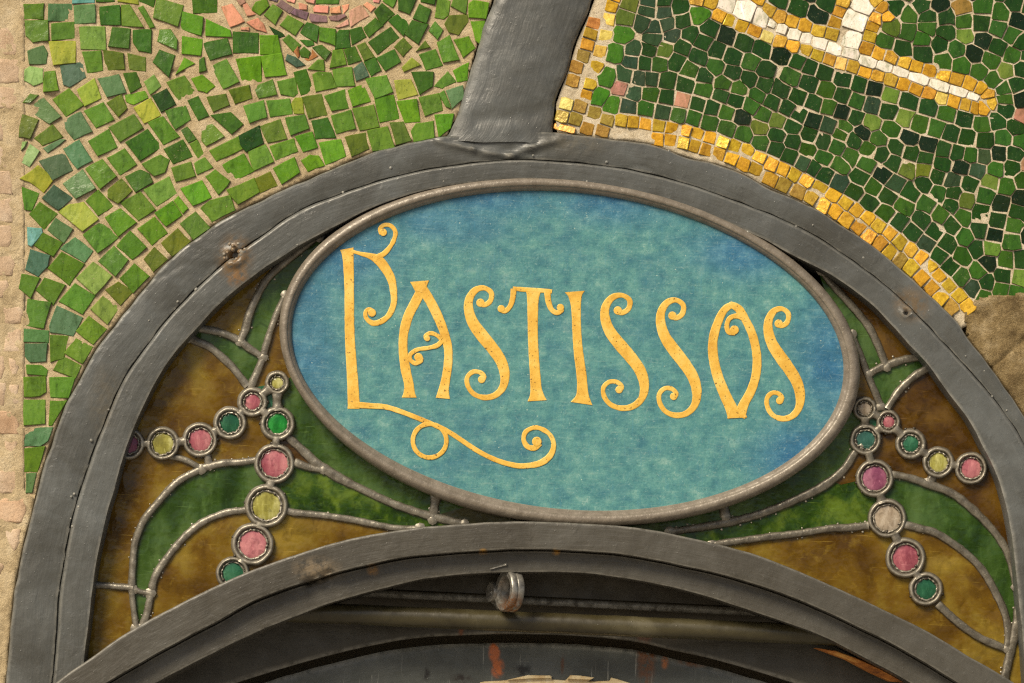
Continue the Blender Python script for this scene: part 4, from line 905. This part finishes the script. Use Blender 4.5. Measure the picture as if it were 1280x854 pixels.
R4 = """145,40D 250,80K 295,15D 60,-5D 640,40D 700,75G 765,30D 795,85D 860,20K 895,85D 620,140o 585,205G 700,160G 790,140G 770,190G 670,240D 775,270D 860,220D 890,165D 940,240G 875,310G 965,330G 1055,360G 980,178L 980,105G 965,40w 1030,265K 1075,205K 1065,115D 1075,30G 1165,65G 1150,145G 1245,100K 1215,175G 1145,235D 1115,300G 1220,280G 1185,350L 1120,400G 1235,425D 1268,340D 1180,450G 1190,495G 1230,20D 1268,215D 1265,495K 1190,550D 1265,580p
70,275K 155,310D 205,330D 280,360D 375,395D 455,420D 530,440K 610,478L 700,500D 805,535D 890,565G 980,595D 1070,620G 1145,605D 1235,635D 20,350K 115,385G 205,415D 290,450G 375,475D 440,505G 520,525T 600,555D 680,590L 755,620G 840,640G 915,665D 990,685D 1085,700D 1175,685G 1262,710G 65,450D 150,485D 230,515D 300,535G 370,560K 435,590D 515,615L 615,645G 700,690K 20,515D 97,540D 155,570D 225,600K 305,625T 380,635G 365,670G 470,660K 550,695G 640,735D 800,725K 875,750D 940,765D 1010,780G 1080,785T 1150,770K 1235,765D 45,605L 120,635D 205,675D 275,705D 345,730G 430,700D 500,745G 570,770D 715,765D 785,790D 45,675D 125,705D 195,745G 275,790G 410,780G 490,820G 620,810D 700,840o 40,740D 110,780D 175,815T 230,840D 360,825G"""
RB = """160,20T 230,40D 285,75D 360,35D 270,5G 355,115T 430,160D 505,215D 585,265G 655,310D 720,360D 790,420T 850,480D 905,535D 965,585G 1020,640T 460,85D 500,30D 525,135G 595,180D 680,230G 770,300D 835,355D 895,415D 970,480G 1050,555G 570,75K 630,25D 630,120T 710,165D 790,220G 860,275G 920,325D 985,385G 1040,445D 1095,515K 1095,610D 700,60o 780,120D 850,165G 915,225D 970,285G 985,205o 775,50o 845,85D 870,20D 920,105T 925,165D 990,195G 1005,120D 965,35K 1045,50T 1110,110L 1085,175G 1060,265D 1055,350D 1115,440L 1190,500G 1170,580D 1160,645G 1135,45G 1215,45D 1195,130G 1165,220K 1145,305D 1130,375K 1215,405G 1260,190K 1245,260D 1225,325G 1265,100G 1260,500D 1260,590L"""
GB3 = """515,-15A 500,30A 483,98Y 468,180Y 442,257Y 422,337A 392,420A 375,478A 408,118k 392,168a 375,222a 355,280q 322,335q 303,403q 270,520Y 340,530q 248,580q 318,595q 412,562q 475,600q 375,642q 452,652q"""
GD3 = """550,600A 605,607A 667,617A 730,625A 797,637A 865,650A 920,668A 990,685A 1050,707A 1112,730A 1175,747A 1235,787A 728,697A 787,700A 857,713A 912,727a 970,748a 1030,768a 1097,788A 1155,820a 1215,840a"""
GD4 = """20,25A 75,48A 130,70A 190,103A 258,140A 328,178A 390,215A 440,250A 497,288A 552,328A 610,362A 660,410A 713,445A 768,482A 812,527A 853,577A 902,625A 958,677A 997,728A 15,95a 75,122q 155,158q 215,183a 275,225A 335,253A 393,297A 453,333a 505,377a 558,413a 608,460a 660,500q 712,535A 770,587A 818,637a 862,687A 912,733q"""
LG = """35,-2a 88,8a 95,30A 120,60A 160,80A 203,98A 253,118a 303,142Y 350,160a 400,178A 448,192A 492,212A 540,230a 583,243Y 628,255a 675,277A 722,292a 773,305a 820,322A 868,340a 918,357a 967,378Y 1012,388A 1062,402a 1092,410a 1125,415A 1150,390A 1145,358a 1120,335A 268,-8A 285,15A 310,40a 350,65a 397,80A 447,97A 497,118A 590,10A 580,45a 562,88a 550,130a 680,185a 692,138A 703,103a 715,70a 762,62A 740,30a 715,5A 728,203A 775,220a 825,240A 870,255A 920,272a 972,288A 1025,302a 1075,318A"""
LW = """150,15,60,58 215,40,70,78 278,70,52,62 320,90,26,30 358,110,36,38 405,132,44,42 452,148,38,44 502,165,56,42 558,188,56,42 620,205,60,40 685,237,60,38 750,255,54,38 810,275,58,38 880,300,72,38 955,325,70,38 1030,350,62,32 1085,370,44,26 665,25,80,60 635,75,92,74 617,148,78,66"""
AF = [(800,60,12),(800,130,7),(760,90,12),(900,100,20),(900,60,15),(1000,120,20),(1000,170,22),(1100,150,17),(1200,160,12),(1260,200,6),(1050,235,34),(1120,290,40),(1180,300,30),(1225,330,3),(1250,270,5),(870,170,16),(950,200,24),(1150,30,12),(1190,50,-25),(1110,50,-10),(1250,60,20),(1250,110,-30),(1190,352,42),(700,140,14),(720,40,16),(1010,30,15)]
def ang(x, y):
    sx = sw = 0
    for a, b, t in AF:
        w_ = 1 / (((x - a) ** 2 + (y - b) ** 2) ** 1.5 + 50); sx += w_ * t; sw += w_
    return R(sx / sw)
sites = []                       # x, y, w, h, angle, palette key, kind
def addc(txt, ox, oy, s, wh, kind, angf=None):
    for f in txt.split():
        k = f[-1]; a, b = f[:-1].split(','); x, y = ox + float(a) * s, oy + float(b) * s
        if any(math.hypot(x - q[0], y - q[1]) < 9.5 for q in sites): continue
        sites.append((x, y, wh[0], wh[1], angf(x, y) if angf else ang(x, y), k, kind))
addc(GB3, 640, 0, Z, (17.5, 16.5), 'border', lambda x, y: R(14))
def aborder(x, y): return R(7 + 40 * max(0, min(1, (x - 800) / 330)))
addc(GD3, 640, 0, Z, (18.5, 17.5), 'border', aborder); addc(GD4, 960, 200, Z, (20.5, 19.5), 'border', aborder)
S8 = 420 / 1280
addc(LG, 860, 0, S8, (18.5, 17.5), 'letter', lambda x, y: R(17))
for f in LW.split():
    a = [float(v) for v in f.split(',')]; sites.append((860 + a[0] * S8, a[1] * S8, a[2] * S8 * 1.16, a[3] * S8 * 1.16, R(18) if a[1] > 85 else R(16), 'W', 'letter'))
sites.append((640 + 262 * Z, 640 * Z, 28, 9, R(14), 'k', 'border'))
addc(R3, 640, 0, Z, (24, 23), 'green'); addc(R4, 960, 0, Z, (24, 23), 'green'); addc(RB, 960, 200, Z, (25, 24), 'green')
GREENPOLY = [(748,-12),(768,-12),(768,60),(752,140),(775,147),(840,155),(905,170),(950,187),(985,205),(1025,228),(1065,255),(1100,282),(1135,305),(1165,335),(1190,355),(1218,372),(1262,368),(1290,360),(1290,-12)]
cand = [(x, y) for x in range(745, 1290, 5) for y in range(-10, 372, 5) if inside(GREENPOLY, x, y)]
while True:                      # pieces the count missed: fill any gap a hand would have filled
    bd, bp = 0, None
    for (x, y) in cand:
        dd = min(math.hypot(x - q[0], y - q[1]) - (2.5 if q[6] != 'green' else 0) for q in sites)
        if dd > bd: bd, bp = dd, (x, y)
    if bd < 16.5: break
    sites.append((bp[0], bp[1], 22, 21, ang(*bp), rnd.choice('DDGGKp'), 'green'))
def clip(poly, p, n):
    out = []
    for i in range(len(poly)):
        a, b = poly[i], poly[(i + 1) % len(poly)]
        da, db = (a[0] - p[0]) * n[0] + (a[1] - p[1]) * n[1], (b[0] - p[0]) * n[0] + (b[1] - p[1]) * n[1]
        if da <= 0: out.append(a)
        if (da < 0 < db) or (db < 0 < da):
            t = da / (da - db); out.append((a[0] + (b[0] - a[0]) * t, a[1] + (b[1] - a[1]) * t))
    return out
mosR = thing('mosaic_panel', 'dark green mosaic right of the grey mullion with gold border and gold white letter', 'mosaic', P(1000, 380, 0))
def bed_empty(name, label):
    o = bpy.data.objects.new(name, None); COL.objects.link(o); o.parent = mosR; o.empty_display_size = .05; o['label'] = label; return o
gborder = bed_empty('gold_border', 'gold glass tiles edging the mosaic')
gletter = bed_empty('letter_stroke', 'mosaic letter stroke in white outlined with gold')
SA = np.array([[q[0], q[1], q[2] / 2, q[3] / 2, math.cos(q[4]), math.sin(q[4])] for q in sites])
def lp(p, q):
    """squarish distance of points p (n, 2) from site rows q (m, 6): cells come out four-sided, fitted along the courses"""
    dx = p[:, None, 0] - q[None, :, 0]; dy = p[:, None, 1] - q[None, :, 1]
    u = (dx * q[None, :, 4] + dy * q[None, :, 5]) / q[None, :, 2]; v = (-dx * q[None, :, 5] + dy * q[None, :, 4]) / q[None, :, 3]
    return (np.abs(u) ** 5 + np.abs(v) ** 5) ** .2
def simplify(pl, tol):
    """closed Douglas-Peucker"""
    def dp(seg):
        if len(seg) < 3: return seg
        a_, b_ = np.array(seg[0]), np.array(seg[-1]); ab = b_ - a_; L_ = max(1e-6, math.hypot(*ab))
        ds = [abs(ab[0] * (p[1] - a_[1]) - ab[1] * (p[0] - a_[0])) / L_ for p in seg]; m_ = int(np.argmax(ds))
        return [seg[0], seg[-1]] if ds[m_] < tol else dp(seg[:m_ + 1])[:-1] + dp(seg[m_:])
    c_ = np.mean(np.array(pl), 0); far = int(np.argmax([math.hypot(*(np.array(p) - c_)) for p in pl])); pl = pl[far:] + pl[:far]
    h_ = int(np.argmax([math.hypot(p[0] - pl[0][0], p[1] - pl[0][1]) for p in pl]))
    return dp(pl[:h_ + 1])[:-1] + dp(pl[h_:] + [pl[0]])[:-1]
RS = np.arange(2.0, 24.0, .5)
for i, (x, y, w, h, an, k, kind) in enumerate(sites):
    dd = np.hypot(SA[:, 0] - x, SA[:, 1] - y); nb = [j for j in np.nonzero(dd < 50)[0] if j != i]
    out = []
    jt = .95 if kind == 'green' else (.55 if kind == 'letter' else .8)
    for a_ in np.linspace(0, 2 * math.pi, 40, endpoint=False):
        pts = np.stack([x + RS * math.cos(a_), y + RS * math.sin(a_)], 1)
        own = lp(pts, SA[i:i + 1])[:, 0]; lim = 1.22 if kind == 'green' else 1.06
        ok = (own <= lim)
        if nb: ok &= own <= lp(pts, SA[nb]).min(1)
        bad = np.nonzero(~ok)[0]; r_ = RS[bad[0]] if len(bad) else RS[-1]
        r_ = max(1.5, r_ - jt * 1.1); out.append((x + r_ * math.cos(a_), y + r_ * math.sin(a_)))
    qq = simplify(out, 1.5 if kind == 'green' else 1.2)
    if len(qq) < 3: continue
    if kind == 'green': tile(mosR, qq, k, .0034, .00004, amt=.4, bev=.45)
    else:
        tile(gborder if kind == 'border' else gletter, qq, k, .0035, .00010 if kind == 'border' else .00007, amt=.25, bev=.8, mat=GLAZE if k in 'W' else GOLD)
Rc = [p for p in crack if 689 < p[0] and p[1] < 470 and p[0] < 1207]
right_poly = [(692,166),(695,130),(709,92),(722,50),(735,22),(743,0),(755,-40),(790,-160),(1480,-160),(1480,376),(1260,378),(1228,386),(1214,402)] + Rc[::-1]
dR = lambda x, y: .0020 + .0005 * fbm(x, y, 26, 81) + .0005 * fbm(x, y, 6, 87)
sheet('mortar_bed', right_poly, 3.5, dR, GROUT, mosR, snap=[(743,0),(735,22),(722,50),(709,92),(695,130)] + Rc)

# ------------------------------------------------------------------ walls
wallL = thing('masonry_wall', 'pale stone masonry strip with rough tan mortar at the left edge of the mosaic', 'wall', P(0, 850, 0))
Lw = [p for p in crack if p[1] > 560 and p[0] < 90]
wl = [(-260,-160),(31,-160),(31,560)] + [(29,610)] + [p for p in Lw[::-1] if p[1] > 610] + [(-20,960),(-260,960)]
sheet('mortar', wl, 3.5, lambda x, y: .0023 + .0014 * fbm(x, y, 30, 91) + .0011 * fbm(x, y, 8, 97), MORTAR, wallL, snap=[p for p in Lw[::-1] if p[1] > 600])
ST = [([(-70,36),(10,34),(23,42),(26,58),(22,70),(-70,70)],0),([(-70,75),(8,73),(24,75),(27,88),(25,103),(10,105),(-70,106)],1),([(-70,109),(10,108),(25,110),(25,130),(18,137),(-70,136)],1),([(-70,150),(2,149),(8,160),(6,176),(-70,178)],0),([(-70,183),(4,182),(11,196),(10,210),(-70,210)],0),
 ([(-70,214),(14,213),(18,228),(18,243),(-70,245)],0),([(-70,249),(15,248),(19,262),(17,278),(-70,279)],0),([(-70,283),(15,282),(17,296),(14,310),(-70,311)],0),([(-70,320),(18,318),(22,330),(16,345),(-70,346)],0),([(-70,351),(10,350),(12,362),(6,373),(-70,374)],0),([(2,382),(28,379),(30,392),(28,405),(3,407)],1),
 ([(5,411),(27,411),(28,428),(26,442),(4,440)],1),([(11,447),(20,447),(24,458),(22,472),(12,475)],0),([(-70,479),(8,478),(9,494),(7,508),(-70,509)],0),([(11,480),(24,480),(25,506),(11,508)],0),([(-70,513),(24,513),(25,543),(-70,545)],2),([(6,550),(22,550),(23,565),(20,582),(6,584)],0),([(-70,588),(24,587),(26,602),(22,617),(-70,618)],1),([(-70,622),(34,621),(33,640),(29,654),(-70,653)],2),
 ([(5,661),(27,661),(25,680),(17,690),(8,676)],0),([(-70,697),(3,698),(5,708),(2,718),(-70,718)],0),([(-70,20),(-8,16),(-2,24),(-8,32),(-70,31)],0),([(-70,386),(-6,384),(-4,404),(-70,406)],1),([(-70,446),(5,445),(7,460),(5,474),(-70,474)],0),([(-70,552),(0,551),(1,582),(-70,584)],0)]
for pl, kk in ST:
    # worn rounded block: rings stepping in towards a bulging face
    q = np.array(pl, float); c = q.mean(0); sub = []
    for i in range(len(q)):
        a, b = q[i], q[(i + 1) % len(q)]; nn = max(1, int(math.hypot(*(b - a)) / 6))
        for j in range(nn): sub.append(a + (b - a) * j / nn)
    sub = np.array(sub); n = len(sub); V = []; F = []
    shr = [(0, -.004), (.2, .0010), (1.4, .0030), (3.2, .0042), (6.0, .0048)]
    for s_, dd in shr:
        for p in sub:
            v_ = c - p; l_ = max(1e-6, math.hypot(*v_)); pp_ = p + v_ * min(.85, s_ / l_) + (1.7 * np.array([nz(p[0], p[1], 8, 1), nz(p[0], p[1], 8, 2)]))
            V.append(P(pp_[0], pp_[1], dd * .62 + .0015 * fbm(pp_[0], pp_[1], 14, 5) + .0007 * nz(pp_[0], pp_[1], 4, 9)))
    for r_ in range(len(shr) - 1):
        for i in range(n):
            j = (i + 1) % n; F.append((r_ * n + i, r_ * n + j, (r_ + 1) * n + j, (r_ + 1) * n + i))
    F.append(tuple((len(shr) - 1) * n + i for i in range(n)))
    o = mesh('stone', V, F, [STONE, STONE, PSTONE][kk], wallL, smooth=True); fixnormals(o)
wallR = thing('rubble_patch', 'patch of bare crumbly brown mortar beside the right shoulder of the arch', 'wall', P(1270, 520, 0))
Rp = [p for p in crack if p[0] > 1205]
rp = [(1206,392),(1214,380),(1228,371),(1262,369),(1290,362),(1480,360),(1480,960),(1379,960)] + Rp[::-1]
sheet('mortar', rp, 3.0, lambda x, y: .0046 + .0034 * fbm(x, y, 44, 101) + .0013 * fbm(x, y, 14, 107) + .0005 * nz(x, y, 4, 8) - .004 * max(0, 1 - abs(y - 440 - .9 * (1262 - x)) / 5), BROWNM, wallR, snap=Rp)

# the building behind: core wall with the door opening, and the street below
core = NT('wall_core'); core.set(Base_Color=(.10, .08, .05), Roughness=.95); core = core.m
wallC = thing('building_wall', 'plain core of the shop front wall behind mosaic and iron frame', 'wall', P(640, 960, .06))
hole = [tuple(p) for p in cO[::10]]
sheet('core', [(-900,-900),(2200,-900),(2200,1000),(-900,1000)], 20, lambda x, y: -.027, core, wallC, skirt=.25, holes=[[tuple(np.array(p) * 1.0 + (np.array([690, 700]) - np.array(p)) * .05) for p in cO[::10]] + [(1300,1100),(60,1100)]])
sheet('backing', [(-60,180),(1420,180),(1420,980),(-60,980)], 40, lambda x, y: -.128, core, wallC, skirt=.25)
pav = NT('stone_pavement')
pav.set(Base_Color=pav.ramp(pav.noise(3, 6), [(.3, (.22, .20, .17)), (.7, (.36, .33, .29))]), Roughness=.85); pav = pav.m
o = mesh('pavement', [(-60, -80, 0), (60, -80, 0), (60, .3, 0), (-60, .3, 0)], [(0, 1, 2, 3)], pav); o['kind'] = 'structure'
